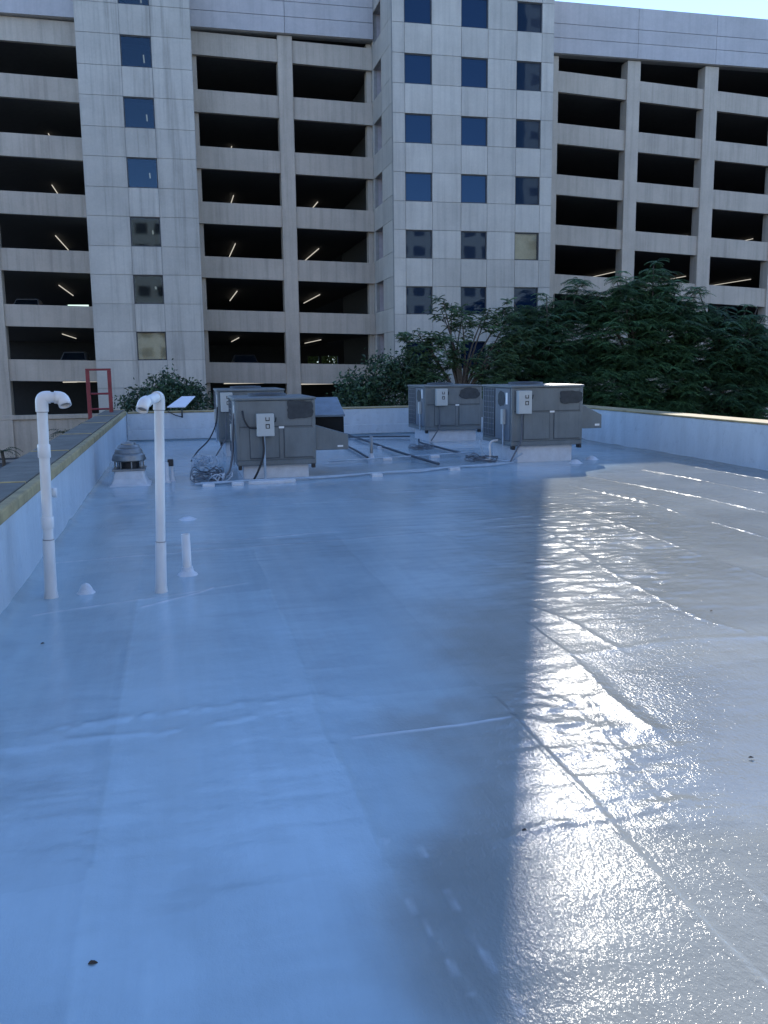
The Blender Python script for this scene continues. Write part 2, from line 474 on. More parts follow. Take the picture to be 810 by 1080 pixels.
    gs = t.n('ShaderNodeAttribute', attribute_name='gloss')
    mu2 = t.n('ShaderNodeMath', operation='MULTIPLY'); mu2.inputs[1].default_value = .5
    t.l(gs.outputs['Fac'], mu2.inputs[0]); t.l(mu2.outputs[0], t.b.inputs['Specular IOR Level'])
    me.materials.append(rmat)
    o = bpy.data.objects.new('roof_deck', me)
    COL.objects.link(o)
    return tag(o, 'glossy white coated flat roof with lapped seams', 'roof', kind='structure')
build_roof()

# ------------------------------------------------------------------ ground
g = MB(); g.add([(-900, -900, -3), (900, -900, -3), (900, 900, -3), (-900, 900, -3)], [(0, 1, 2, 3)])
tag(g.build('ground', M['asphalt']), 'dark asphalt ground round the low building', 'ground', kind='structure')
k = MB(); k.hexa([(-30, 44.0, -3), (-4.0, 60.0, -3), (-4.3, 60.3, -3), (-30.3, 44.3, -3),
                  (-30, 44.0, -2.87), (-4.0, 60.0, -2.87), (-4.3, 60.3, -2.87), (-30.3, 44.3, -2.87)])
k.v = [(x, min(y, 54.2), z) for x, y, z in k.v]
tag(k.build('kerb', M['kerb']), 'pale kerb crossing the asphalt below the garage', 'kerb', kind='structure')

# ------------------------------------------------------------------ parapets of our roof
def parapet(label, kind):
    H = .775
    if kind == 'left':
        t = thing('parapet_wall', label, 'wall', (-1.7, 9, -3))
        w = MB(); w.box(-1.97, -1.415, -7, 25.75, -3, H)
        # coping slabs with open joints
        c = MB(); s = MB()
        ys = [-7, -3.6, -.2, 3.2, 5.9, 9.17, 12.75, 16.1, 19.5, 22.6, 25.8]
        for a, b in zip(ys[:-1], ys[1:]):
            c.box(-2.0, -1.50, a + .03, b - .03, H + .002, H + .065)
            s.box(-1.995, -1.505, b - .029, b + .029, H + .004, H + .072)
        e = MB(); e.box(-1.498, -1.395, -7, 25.1, H - .055, H + .058)
        c.build('coping', M['coping'], t, .006); s.build('coping_joint', M['sealant'], t, .006); e.build('coping_edge', M['coping_edge'], t, .02, 2)
    elif kind == 'back':
        t = thing('parapet_wall', label, 'wall', (4.3, 25.5, -3))
        w = MB(); w.box(-1.41, 10.62, 25.19, 25.75, -3, H - .02)
        w.box(-1.41, 10.07, 25.10, 25.185, .03, .30)       # low ledge along the foot
        c = MB(); c.box(-1.38, 10.62, 25.165, 25.77, H - .018, H + .015)
        c.build('coping', M['coping_edge'], t, .008)
    else:
        t = thing('parapet_wall', label, 'wall', (10.3, 9, -3))
        w = MB(); w.box(10.075, 10.62, -7, 25.18, -3, .835)
        c = MB(); c.box(10.055, 10.64, -7, 25.16, .837, .872)
        c.build('coping', M['coping_edge'], t, .008)
    w.build('wall', M['wallcoat'], t, .015, 2)
    for ch in t.children: ch.matrix_parent_inverse = Matrix.Translation(-Vector(t.location))
    return t
parapet('white coated parapet wall with wide grey coping and yellow joints, beside the red ladder', 'left')
parapet('white coated parapet wall at the far end of the roof, behind the antenna', 'back')
parapet('white coated parapet wall running beside the sunlit part of the roof', 'right')

def adopt(t):
    """children were modelled in world coordinates: keep them there although the thing's Empty stands at its base"""
    for ch in t.children:
        ch.matrix_parent_inverse = (Matrix.Translation(Vector(t.location)) @ Matrix.Rotation(t.rotation_euler.z, 4, 'Z')).inverted()
    return t

# ------------------------------------------------------------------ the garage
YG = 55.0
def top_lm(k, x): return 21.04 - 3.107 * k - .025 * (x - 1.76)
def top_r(k, x): return 20.80 - 3.10 * k - .0515 * (x - 13.4)

def garage(name_label, bays, topf, nlev, x0, x1, pillars, fasc, joints, tubes, lit_strip, openback):
    t = thing('parking_garage', name_label, 'parking garage', ((x0 + x1) / 2, YG, -3))
    for (a, b) in bays:
        for k in range(nlev):
            za, zb = topf(k, a), topf(k, b)
            if k == 0 and b < -4: za -= .19; zb -= .14        # a sliver of sky shows over the top barrier here
            m = MB(); m.hexa([(a, YG, za - 1.23), (b, YG, zb - 1.23), (b, YG + .28, zb - 1.23), (a, YG + .28, za - 1.23),
                              (a, YG, za), (b, YG, zb), (b, YG + .28, zb), (a, YG + .28, za)])
            m.build('spandrel', M['spandrel'], t)
    for (a, b) in pillars:
        m = MB(); m.box(a, b, YG - .13, YG + .75, -3, 21.10)
        m.build('pillar', M['spandrel'], t, .02)
    # decks: one sloping slab per level behind the spandrels
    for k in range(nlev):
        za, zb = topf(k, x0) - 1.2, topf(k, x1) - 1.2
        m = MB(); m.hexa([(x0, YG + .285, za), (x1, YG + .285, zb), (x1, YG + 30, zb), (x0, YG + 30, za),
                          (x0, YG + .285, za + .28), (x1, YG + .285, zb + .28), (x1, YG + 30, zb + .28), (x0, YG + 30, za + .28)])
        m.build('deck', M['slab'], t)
    # fascia panels
    f = MB()
    xs = [fasc[0]] + joints + [fasc[1]]
    zs = [21.14, 22.04, 22.86, 24.14]
    for a, b in zip(xs[:-1], xs[1:]):
        for c, d in zip(zs[:-1], zs[1:]):
            f.box(a + .012, b - .012, 54.6, 54.75, c + .014, d - .014)
    f.build('fascia', M['fascia'], t)
    fb = MB(); fb.box(fasc[0] + .02, fasc[1] - .02, 54.752, 55.35, 21.12, 24.10)
    fb.build('fascia_backing', M['joint'], t)
    # roof over the top level and back wall
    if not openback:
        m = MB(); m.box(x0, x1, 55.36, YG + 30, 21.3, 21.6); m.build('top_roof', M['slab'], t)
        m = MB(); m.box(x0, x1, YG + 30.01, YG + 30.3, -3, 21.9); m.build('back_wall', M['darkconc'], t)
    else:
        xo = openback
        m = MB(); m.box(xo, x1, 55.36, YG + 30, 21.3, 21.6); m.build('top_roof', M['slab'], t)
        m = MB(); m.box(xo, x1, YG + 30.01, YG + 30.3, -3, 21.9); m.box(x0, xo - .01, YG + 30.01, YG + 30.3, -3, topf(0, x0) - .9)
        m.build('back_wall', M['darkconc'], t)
    for (x, y0, y1, kk) in tubes:
        z = topf(kk, x) - 1.23 - .10
        m = MB(); m.box(x - .022, x + .022, y0, y1, z - .045, z)
        m.build('tube_light', M['tube'], t)
    return t

tl = []
for kk, e in ((1, 64), (2, 66), (3, 69), (4, 70.2), (5, 70.2)):
    tl.append((-7.2, 62.0, e, kk)); tl.append((4.24, 62.0, e + .3, kk)); tl.append((10.0, 62.6, e + .5, kk))
gl = garage('multi storey parking garage wing behind the stair tower, open decks with lamp tubes',
            [(-16.5, -10.27), (-9.43, -4.2), (1.45, 6.6), (7.46, 12.27)], top_lm, 7, -16.5, 12.27,
            [(-10.27, -9.43), (6.6, 7.46), (-17.3, -16.5)], (-17.3, 12.27), [-9.85, -4.2, 1.3, 7.02], tl, True, -4.4)
# ground floor of that wing: ledge, low wall, cross-hung lamps
m = MB(); m.box(-17.3, 12.27, YG - .16, YG + .3, -.80, -.54); m.build('ledge', M['spandrel'], gl, .02)
m = MB(); m.box(-17.3, 12.27, YG - .02, YG + .3, -3, -.805); m.build('base_wall', M['spandrel'], gl)
for (xa, xb, y) in ((-7.5, -6.6, 63), (-6.9, -5.4, 66), (3.2, 6.0, 64), (8.6, 11.2, 64)):
    z = top_lm(6, xa) - 1.23 - .12
    m = MB(); m.box(xa, xb, y, y + .12, z - .07, z); m.build('tube_light', M['tube'], gl)
m = MB(); m.box(-6.25, -5.05, 57.5, 57.6, top_lm(5, -5) - .02, top_lm(5, -5) + .26); m.build('sign_box', M['signlit'], gl)
m = MB(); m.box(1.43, 1.95, YG + .29, YG + .9, -3, 21.1); m.box(11.98, 12.27, YG + .29, YG + .9, -3, 21.1); m.build('end_pilaster', M['spandrel'], gl)
m = MB(); m.box(12.32, 12.6, 55.6, 66.3, -3, 21.9)
m.build('end_wall', M['darkconc'], gl)
m = MB(); m.box(12.28, 21.49, 66.31, YG + 30, 21.3, 21.6); m.build('top_roof', M['slab'], gl)
m = MB(); m.box(12.28, 21.49, YG + 30.01, YG + 30.3, 3.15, 21.9); m.box(12.28, 21.49, YG + 30.01, YG + 30.3, -3, 1.6)
for xa, xb in ((13.35, 13.6), (15.2, 15.9), (17.6, 17.85), (19.2, 19.4)): m.box(xa, xb, YG + 30.02, YG + 30.29, 1.601, 3.149)
m.build('rear_wall', M['darkconc'], gl)
adopt(gl)

tr_ = []
for kk in (2, 3):
    for x, y0 in ((33.6, 64.2), (39.5, 64.3), (44.7, 63.4)): tr_.append((x, y0, y0 + 3.2 + (kk - 2) * 3, kk))
pr = [(28.97, 29.88), (34.52, 35.5), (40.0, 40.95), (45.5, 46.4), (51, 51.9)]
bays = [(24.28, 28.97), (29.88, 34.52), (35.5, 40.0), (40.95, 45.5), (46.4, 51.0)]
gr_ = garage('long parking garage wing with sloping decks above the dark trees', bays, top_r, 7, 21.8, 51.9,
             pr, (21.79, 51.9), [29.5, 35.06, 40.6, 46.1], tr_, False, None)
m = MB(); m.box(21.79, 24.28, YG, YG + .9, -3, 21.1); m.build('end_wall', M['spandrel'], gr_)
m = MB(); m.box(24.28, 51.9, YG, YG + .3, -3, -1.6); m.build('base_wall', M['spandrel'], gr_)
m = MB(); m.box(51.92, 52.2, YG + .3, YG + 30.3, -3, 21.9); m.box(21.5, 21.78, 66.05, YG + 30.3, -3, 21.9); m.build('side_wall', M['darkconc'], gr_)
m = MB(); m.box(21.80, 22.75, 54.9, 57.4, 24.11, 25.35); m.build('parapet_pier', M['fascia'], gr_)
adopt(gr_)

# parked cars whose roofs show over the barriers
def car(label, x, y, z, col):
    t = thing('parked_car', label, 'car', (x, y + 2.1, z))
    paint = simple(label.split()[0] + ' car paint', col, .3, var=.03)
    m = MB(); m.prism([(y, .30), (y + .02, .62), (y + .25, .74), (y + 1.25, .92), (y + 3.3, .94), (y + 4.15, .86), (y + 4.3, .55), (y + 4.25, .28)], 'x', x - .88, x + .88)
    m.v = [(a, b, c + z) for a, b, c in m.v]; m.build('body', paint, t, .06, 3)
    m = MB(); lo, hi = .80, .62
    m.hexa([(x - lo, y + 1.2, z + .90), (x + lo, y + 1.2, z + .90), (x + lo, y + 3.7, z + .90), (x - lo, y + 3.7, z + .90),
            (x - hi, y + 1.95, z + 1.44), (x + hi, y + 1.95, z + 1.44), (x + hi, y + 3.2, z + 1.44), (x - hi, y + 3.2, z + 1.44)])
    m.build('cabin', paint, t, .05, 3)
    m = MB(); m.hexa([(x - .70, y + 1.24, z + .95), (x + .70, y + 1.24, z + .95), (x + .70, y + 1.30, z + .95), (x - .70, y + 1.30, z + .95),
            (x - .58, y + 1.80, z + 1.37), (x + .58, y + 1.80, z + 1.37), (x + .58, y + 1.88, z + 1.37), (x - .58, y + 1.88, z + 1.37)])
    m.build('windscreen', M['glass_stair'], t)
    for sx in (-1, 1):
        for yy in (y + .8, y + 3.4):
            m = MB(); m.tube([(x + sx * .70, yy, z + .32), (x + sx * .89, yy, z + .32)], .315, 18); m.build('wheel', M['black'], t)
        m = MB(); m.box(x + sx * .62 - .16, x + sx * .62 + .16, y - .012, y + .03, z + .60, z + .68); m.build('headlight', M['plate'], t)
    return adopt(t)
car('white parked car at the barrier near the lit sign box', -8.6, 56.0, top_lm(5, -8.6) - .90, (.22, .22, .22))
car('silver parked car in the lowest open bay left of the stair tower', -6.1, 56.0, top_lm(6, -6.1) - .90, (.13, .135, .14))
car('charcoal parked car in the lowest open bay right of the stair tower', 4.3, 56.0, top_lm(6, 4.3) - .90, (.05, .05, .055))

# ------------------------------------------------------------------ panelled towers
def panels(m, back, us, vs, holes, put, thick=.25, gap=.011):
    """precast cells with open joints; put(u0,u1,v0,v1,d0,d1) adds one box"""
    for i, (a, b) in enumerate(zip(us[:-1], us[1:])):
        for j, (c, d) in enumerate(zip(vs[:-1], vs[1:])):
            if (i, j) in holes: continue
            put(m, a + gap, b - gap, c + gap, d - gap, 0, .05)
            put(back, a, b, c, d, .051, thick)

def window(t, x0, x1, z0, z1, y, mat, blind=None, rec=.10):
    fr = MB(); w = .055
    for (a, b, c, d) in ((x0, x1, z0, z0 + w), (x0, x1, z1 - w, z1), (x0, x0 + w, z0 + w, z1 - w), (x1 - w, x1, z0 + w, z1 - w)):
        fr.box(a, b, y + rec, y + rec + .08, c, d)
    f = fr.build('window', M['frame'], t)
    p = MB(); p.box(x0 + w + .001, x1 - w - .001, y + rec + .035, y + rec + .05, z0 + w + .001, z1 - w - .001)
    p.build('pane', mat, f)
    if blind:
        b = MB(); b.box(x0 + w, x1 - w, y + rec + .16, y + rec + .18, z0 + w + .02, z1 - w)
        b.build('blind', blind, f)  # in one stair tower row this stands in for a beige reflection
        b = MB(); b.box(x0 + w, x1 - w, y + rec + .6, y + rec + .62, z0, z1); b.build('room_wall', M['darkconc'], f)
    return f

# office tower, three window columns, corner standing forward of the garage
OX0, OX1, OY, OTOP = 12.29, 21.77, 50.0, 36.6
ot = thing('office_tower', 'pale precast tower with three columns of square windows, standing forward of the garage', 'building', (17, OY, -3))
rows = [3.40 + 3.113 * k for k in range(-1, 11)]          # window heads
us = [OX0, 12.98, 14.55, 16.25, 17.82, 19.53, 21.04, OX1]
vs = [-3.0]
for zt in rows: vs += [zt - 1.56, zt]
vs.append(OTOP)
holes = {(i, 1 + 2 * j) for i in (1, 3, 5) for j in range(len(rows))}
fr = MB(); bk = MB()
panels(fr, bk, us, vs, holes, lambda m, a, b, c, d, e, f: m.box(a, b, OY + e, OY + f, c, d))
# left return face with its deep openings, at the garage's deck heights
lz = [19.53 - 3.107 * k for k in range(6, -4, -1)]
vs2 = [-3.0]
for z in lz: vs2 += [z - 1.77, z]
vs2.append(OTOP)
us2 = [OY + .26, 52.75, 54.88, 55.6]
panels(fr, bk, us2, vs2, {(1, 1 + 2 * j) for j in range(len(lz))},
       lambda m, a, b, c, d, e, f: m.box(OX0 + e, OX0 + f, a, b, c, d))
fr.build('wall', M['office_conc'], ot)
bk.build('wall_core', M['joint'], ot)
for z in lz:
    m = MB(); m.box(OX0 + .75, OX0 + .8, 52.5, 55.1, z - 1.77, z + .02)
    m.box(OX0 + .255, OX0 + .75, 54.885, 55.0, z - 1.77, z); m.box(OX0 + .255, OX0 + .75, 52.6, 52.745, z - 1.77, z)
    m.box(OX0 + .255, OX0 + .75, 52.6, 55.0, z + .001, z + .06); m.box(OX0 + .255, OX0 + .75, 52.6, 55.0, z - 1.83, z - 1.771)
    m.build('loggia', M['loggia'], ot)
m = MB(); m.box(OX0 + .82, OX1 - .02, OY + 1.2, 66, -3, OTOP - .3); m.build('core', M['darkconc'], ot)
m = MB(); m.box(OX0 + .26, OX1, OY + .26, 66, OTOP - .28, OTOP - .02); m.build('roof', M['slab'], ot)
m = MB(); m.box(OX1 - .25, OX1, OY + .26, 66, -3, OTOP - .3); m.build('side_wall', M['office_conc'], ot)
for i, u in ((1, (12.98, 14.55)), (3, (16.25, 17.82)), (5, (19.53, 21.04))):
    for j, zt in enumerate(rows):
        bl = M['blind'] if (i == 5 and j == 3) else None
        window(ot, u[0], u[1], zt - 1.56, zt, OY, M['clear_plain'] if bl else M['glass'], bl)
adopt(ot)

# stair tower
SX0, SX1, SY = -4.38, 1.61, 52.1
st = thing('stair_tower', 'pale concrete stair tower with one column of windows, between garage bays', 'building', (-1.4, SY, -3))
rows2 = [4.09 + 3.104 * k for k in range(-1, 8)]
us = [SX0, -2.12, -.51, SX1]
vs = [-3.0]
for zt in rows2: vs += [zt - 1.58, zt]
vs.append(30.5)
fr = MB(); bk = MB()
panels(fr, bk, us, vs, {(1, 1 + 2 * j) for j in range(len(rows2))}, lambda m, a, b, c, d, e, f: m.box(a, b, SY + e, SY + f, c, d))
fr.build('wall', M['stair_conc'], st); bk.build('wall_core', M['joint'], st)
m = MB(); m.box(SX0, SX0 + .25, SY + .26, 58, -3, 30.5); m.box(SX1 - .25, SX1, SY + .26, 58, -3, 30.5); m.box(SX0, SX1, 58.01, 58.2, -3, 30.5)
m.build('side_wall', M['stair_conc'], st)
m = MB(); m.box(SX0 + .255, SX1 - .255, SY + 3.2, SY + 3.3, -3, 30.4); m.build('inner_wall', M['darkconc'], st)
for j, zt in enumerate(rows2):
    window(st, -2.12, -.51, zt - 1.58, zt, SY, M['clear_plain'] if j == 1 else M['clear'], M['blind'] if j == 1 else None)  # the tan sheet in one row stands in for a beige reflection
    if j > 1:
        # the flight of stairs and its handrails, seen through the glass
        m = MB()
        for q in range(4):
            m.tube([(-3.4, SY + 1.0 + .02 * q, zt - .25 - .17 * q), (.8, SY + 1.0 + .02 * q, zt - 2.6 - .17 * q)], .018, 6)
        m.prism([(-3.6, zt - 1.1), (.9, zt - 3.3), (.9, zt - 3.6), (-3.6, zt - 1.4)], 'y', SY + 1.1, SY + 2.4)
        m.build('stair_flight', M['slab'], st)
        m = MB(); m.box(-1.0, -.93, SY + 1.4, SY + 2.6, zt - .55, zt - .50); m.build('tube_light', M['tube'], st)
adopt(st)

# apartment tower reflected in the windows; other blocks added to bounce sun onto the facade
def far_block(kind, label, x0, x1, y1, y0, h, col, floors, balc):
    t = thing(kind, label, 'building', ((x0 + x1) / 2, y1, -3))
    m = MB(); m.box(x0, x1, y0, y1, -3, h); m.build('wall', simple(kind + ' render', col, .85), t)
    wn = MB(); bc = MB()
    for f_ in range(floors):
        z = f_ * (h / floors)
        x = x0 + 1.2
        while x < x1 - 2.4:
            wn.box(x, x + 1.9, y1 + .01, y1 + .05, z + .8, z + 2.5); x += 3.1
        if balc:
            for bx in (x0 + 4, x0 + 13, x0 + 22): bc.box(bx, bx + 4.5, y1 + .06, y1 + 1.5, z + .1, z + 1.0)
    wn.build('window_band', M['frame'], t)
    if balc: bc.build('balcony', simple('pale balcony front', (.62, .61, .58), .8), t)
    return adopt(t)
far_block('apartment_tower', 'tall pale apartment tower with balconies, reflected in the office windows', 65, 95, -62, -82, 92, (.42, .41, .38), 28, True)
far_block('bounce_block', 'long low block added behind the camera to bounce light, reflected in the lower windows', -75, 61, -52, -70, 27, (.60, .55, .47), 8, False)
far_block('bounce_block', 'squat pale block added out of view to bounce sunlight onto the facade', -150, -85, -40, -70, 40, (.60, .55, .47), 12, False)

# ------------------------------------------------------------------ planting
def limbs(mb, base, tips, r0, rs):
    base = Vector(base)
    for tip in tips:
        tip = Vector(tip)
        mid = base.lerp(tip, .45) + Vector((rs.uniform(-.25, .25), rs.uniform(-.25, .25), .25))
        pts = spline([base, mid, tip], 5)
        n = len(pts)
        mb.tube(pts, [r0 * (1 - .85 * i / (n - 1)) for i in range(n)], 6)

def foliage_mesh(name, mat, parent, blobs, n_cl, style, seed):
    """thousands of small leaf faces; feather = pinnate fronds in layered rosettes, broad = loose leaf clumps"""
    g = np.random.default_rng(seed); TN = []
    w = np.array([b[3] * b[4] * b[5] for b in blobs]); w = w / w.sum()
    V = []; 
    pick = g.choice(len(blobs), n_cl, p=w)
    for bi in pick:
        cx, cy, cz, rx, ry, rz = blobs[bi]
        d = g.normal(size=3); d /= np.linalg.norm(d)
        rad = g.uniform(.25, 1.0) ** .45
        n0 = sum(len(q) for q in V); cl = g.uniform(.55, 1.6) * (.8 + .4 * rad)
        c = np.array([cx + d[0] * rx * rad, cy + d[1] * ry * rad, cz + d[2] * rz * rad])
        if style in ('feather', 'fine'):
            nf = g.integers(5, 9); a0 = g.uniform(0, 6.28); L0 = g.uniform(.42, .80) if style == 'feather' else g.uniform(.22, .42)
            for k in range(nf):
                a = a0 + k * 6.283 / nf + g.uniform(-.25, .25)
                L = L0 * g.uniform(.7, 1.15); up = g.uniform(.05, .55) if style == 'feather' else g.uniform(-.1, 1.1)
                s = np.linspace(.12, 1, 9)
                hx = np.cos(a); hy = np.sin(a)
                P = c + np.stack([hx * L * s, hy * L * s, L * (up * s - .55 * s * s)], -1)
                T = np.array([hx, hy, up - .6]); T /= np.linalg.norm(T)
                S = np.array([-hy, hx, 0])
                ll = .5 * L * .5 * np.sin(np.clip(s, .12, .97) * 2.7 + .2)
                for sg in (-1, 1):
                    A = P; B = P + S * sg * (ll * .5)[:, None] + T * .045 - [0, 0, .012]; C = P + S * sg * ll[:, None] + T * .05 - np.array([0, 0, .05]) ; D = P + S * sg * (ll * .5)[:, None] - T * .012 - [0, 0, .012]
                    V.append(np.stack([A, B, C, D], 1))
        else:
            nl = 26; r = g.uniform(.16, .34)
            P = c + g.normal(size=(nl, 3)) * r * np.array([1, 1, .8])
            t1 = g.normal(size=(nl, 3)); t1 /= np.linalg.norm(t1, axis=1)[:, None]
            t2 = np.cross(t1, g.normal(size=(nl, 3))); t2 /= np.linalg.norm(t2, axis=1)[:, None]
            l = g.uniform(.07, .13, (nl, 1))
            V.append(np.stack([P - t1 * l, P + t2 * l * .45, P + t1 * l, P - t2 * l * .45], 1))
        TN.append((sum(len(q) for q in V) - n0, cl))
    V = np.concatenate(V).astype(np.float32)
    tint = np.repeat(np.concatenate([np.full(k_, c_) for k_, c_ in TN]), 4).astype(np.float32)
    n = len(V)
    me = bpy.data.meshes.new(name)
    me.vertices.add(n * 4); me.vertices.foreach_set('co', V.ravel())
    me.loops.add(n * 4); me.loops.foreach_set('vertex_index', np.arange(n * 4, dtype=np.int32))
    me.polygons.add(n)
    me.polygons.foreach_set('loop_start', np.arange(0, n * 4, 4, dtype=np.int32)); me.polygons.foreach_set('loop_total', np.full(n, 4, dtype=np.int32))
    at = me.attributes.new('clump', 'FLOAT', 'POINT'); at.data.foreach_set('value', tint)
    me.materials.append(mat); me.update(calc_edges=True)
    o = bpy.data.objects.new(name, me); COL.objects.link(o); o.parent = parent
    return o

def shoots(xs, y, tops, seed):
    rs = random.Random(seed)
    return [(x, y + rs.uniform(-.5, .5), z, rs.uniform(.25, .42), .35, rs.uniform(.55, .95)) for x, z in zip(xs, tops)]

def tree(kind, label, cat, base, trunk_top, r0, blobs, n, style, mat, seed, extra_tips=()):
    t = thing(kind, label, cat, base)
    rs = random.Random(seed)
    m = MB()
    b = Vector(base); tt = Vector(trunk_top)
    pts = spline([b, b.lerp(tt, .5) + Vector((rs.uniform(-.15, .15), rs.uniform(-.1, .1), 0)), tt], 6)
    m.tube(pts, [r0 * (1.15 - .5 * i / (len(pts) - 1)) for i in range(len(pts))], 8)
    limbs(m, tt, [(q[0], q[1], q[2] + q[5] * .55) for q in blobs] + list(extra_tips), r0 * .5, rs)
    m.build('trunk', M['bark'], t)
    foliage_mesh('crown', mat, t, blobs, n, style, seed)
    return adopt(t)

# big feathery trees before the right garage wing
tree('feathery_tree', 'dark feathery tree with a tall pale tip, nearest the office tower', 'tree', (18.2, 43, -3), (18.3, 43, .5), .22,
     [(17.4, 42.5, 2.2, 2.0, 1.8, 2.6), (19.2, 43, 3.2, 1.9, 1.8, 2.0), (17.0, 43.2, 0, 2.1, 1.6, 2.2), (19.3, 42.5, .3, 2.0, 1.8, 2.3), (20.3, 43, 5.2, .75, .75, 1.3), (18.0, 43.2, 4.5, .7, .7, .8)] + shoots([15.8, 16.5, 17.2, 18.1, 18.8, 19.5], 42.4, [4.2, 4.6, 4.5, 5.0, 5.1, 5.0], 1), 1300, 'feather', M['leaf_a'], 3)
tree('feathery_tree', 'dark feathery tree with the broadest, tallest crown over the far wall', 'tree', (23.2, 42, -3), (23.3, 42, .8), .26,
     [(22.2, 42, 3.6, 1.9, 1.8, 2.3), (24.6, 42, 3.8, 2.0, 1.9, 2.2), (21.9, 41.6, .6, 2.0, 1.7, 2.4), (24.3, 41.6, .8, 2.3, 1.8, 2.4), (24.0, 42, 5.9, 1.2, .9, .9), (22.9, 42, 5.3, 1.0, .8, .9), (23.2, 41, -.5, 2.6, 1.2, 1.0)] + shoots([20.9, 21.6, 22.4, 23.1, 23.8, 24.6, 25.3, 25.9], 41.8, [5.2, 5.6, 5.9, 5.9, 6.5, 6.4, 5.8, 5.2], 2), 1800, 'feather', M['leaf_e'], 4)
tree('feathery_tree', 'dark feathery tree at the picture edge with one slim shoot rising', 'tree', (28.3, 42, -3), (28.2, 42, .6), .24,
     [(27.3, 42, 2.6, 1.9, 1.8, 2.1), (29.4, 42, 2.5, 2.0, 1.8, 2.0), (31.4, 42.3, 1.6, 1.5, 1.6, 2.0), (28.0, 41.6, -.1, 2.7, 1.6, 1.8), (30.8, 41.8, -.6, 2.4, 1.6, 1.4), (26.6, 42, 5.0, .65, .65, 1.3)] + shoots([27.4, 28.2, 29.0, 29.8, 30.6, 31.4], 41.8, [4.5, 4.6, 4.4, 4.5, 4.0, 3.5], 3), 1500, 'feather', M['leaf_a'], 5)
# thin tree before the office tower
tree('thin_tree', 'thin forked tree with sparse foliage before the office tower windows', 'tree', (13.4, 40.5, -3), (13.2, 40.5, .3), .17,
     [(12.3, 40.5, 4.5, .6, .6, .9), (13.3, 40.6, 3.9, .5, .6, 1.0), (14.6, 40.6, 4.2, .55, .7, .8), (15.5, 40.6, 4.3, .5, .6, .7), (11.0, 40.4, 3.2, .8, .8, .6), (15.9, 40.7, 3.0, .9, .9, 1.0), (12.2, 40.3, 2.5, 1.0, .9, 1.1), (14.8, 40.4, 1.8, 1.2, 1, 1.2), (13.4, 40, .2, 1.8, 1, .9), (11.3, 40.3, 1.4, .9, .8, 1.0)], 560, 'fine', M['leaf_c'], 6,
     [(12.2, 40.5, 4.6), (12.7, 40.5, 4.9), (13.2, 40.5, 4.4), (14.4, 40.5, 4.6), (12.9, 40.6, 3.5), (15.4, 40.5, 4.0), (11.4, 40.4, 3.2), (16.0, 40.5, 3.0)])
hd = thing('hedge', 'sunlit hedge glimpsed through the rear opening of the garage', 'hedge', (16, 92, -3))
m = MB()
for k in range(9): m.tube([(11.5 + k * 1.1, 92, -3), (11.6 + k * 1.1, 92, 2.5)], .06, 6)
m.build('trunk', M['bark'], hd)
foliage_mesh('crown', M['leaf_d'], hd, [(11.5 + 1.5 * k, 92, 1.6, 1.1, .8, 2.9 + .5 * (k % 2)) for k in range(7)], 2800, 'broad', 77)
adopt(hd)
# rounder dark shrubs
tree('dark_shrub', 'dense dark shrub left of the thin tree, against the garage', 'shrub', (9.0, 41, -3), (9.0, 41, -1), .10,
     [(8.3, 41, .6, 1.0, .9, 1.2), (9.5, 41, 1.2, 1.0, .9, 1.3), (10.7, 41, 1.5, .8, .9, 1.2), (9.3, 41, -.8, 2.1, 1.1, 1.1), (11.6, 41, .4, 1.1, .9, 1.3), (10.3, 41, 2.2, .5, .5, .7)], 620, 'broad', M['leaf_b'], 7)
tree('dark_shrub', 'dark shrub behind the antenna, against the stair tower', 'shrub', (-.9, 46, -3), (-.9, 46, -1), .09,
     [(-1.9, 46, .2, .65, .6, .9), (-.7, 46, .8, .9, .7, 1.0), (.3, 46, .5, .8, .7, .8), (1.1, 46, .3, .6, .5, .6), (-.9, 46, -1.0, 1.7, .8, .9), (-2.5, 46, .0, .45, .4, .55), (-.5, 46, 1.5, .35, .35, .45)], 330, 'broad', M['leaf_b'], 8)
def palm(label, x, y, z, h, n, L, seed):
    t = thing('garden_palm', label, 'palm', (x, y, -3))
    rs = random.Random(seed)
    m = MB(); m.tube([(x, y, -3), (x + .05, y, (z - 3) / 2), (x, y, z)], [.10, .09, .07], 7); m.build('trunk', M['bark'], t)
    V = MB()
    for i in range(n):
        a = i * 6.283 / n + rs.uniform(-.2, .2); up = rs.uniform(.2, .9); l = L * rs.uniform(.8, 1.1)
        prev = None
        for s in range(1, 11):
            q = s / 10
            p = Vector((x + math.cos(a) * l * q, y + math.sin(a) * l * q, z + l * (up * q - .9 * q * q)))
            T = Vector((math.cos(a), math.sin(a), 0)); S = Vector((-math.sin(a), math.cos(a), 0))
            w = .30 * math.sin(min(q, .95) * 2.9 + .15)
            for sg in (-1, 1):
                V.add([p, p + S * sg * w * .5 + T * .06, p + S * sg * w + T * .12 - Vector((0, 0, .08)), p + S * sg * w * .5 + T * .01], [(0, 1, 2, 3)])
    V.build('crown', M['leaf_palm'], t)
    return adopt(t)
palm('small palm behind the white gooseneck pipe, its fronds over the coping', -5.6, 46, -1.0, 1, 13, 1.0, 21)
palm('small palm beside the red ladder, below the stair tower', -4.2, 47, -.75, 1, 12, .9, 22)
palm('low palm at the picture edge on the asphalt, left of the gooseneck pipes', -8.6, 46.5, -1.9, 1, 12, .8, 23)

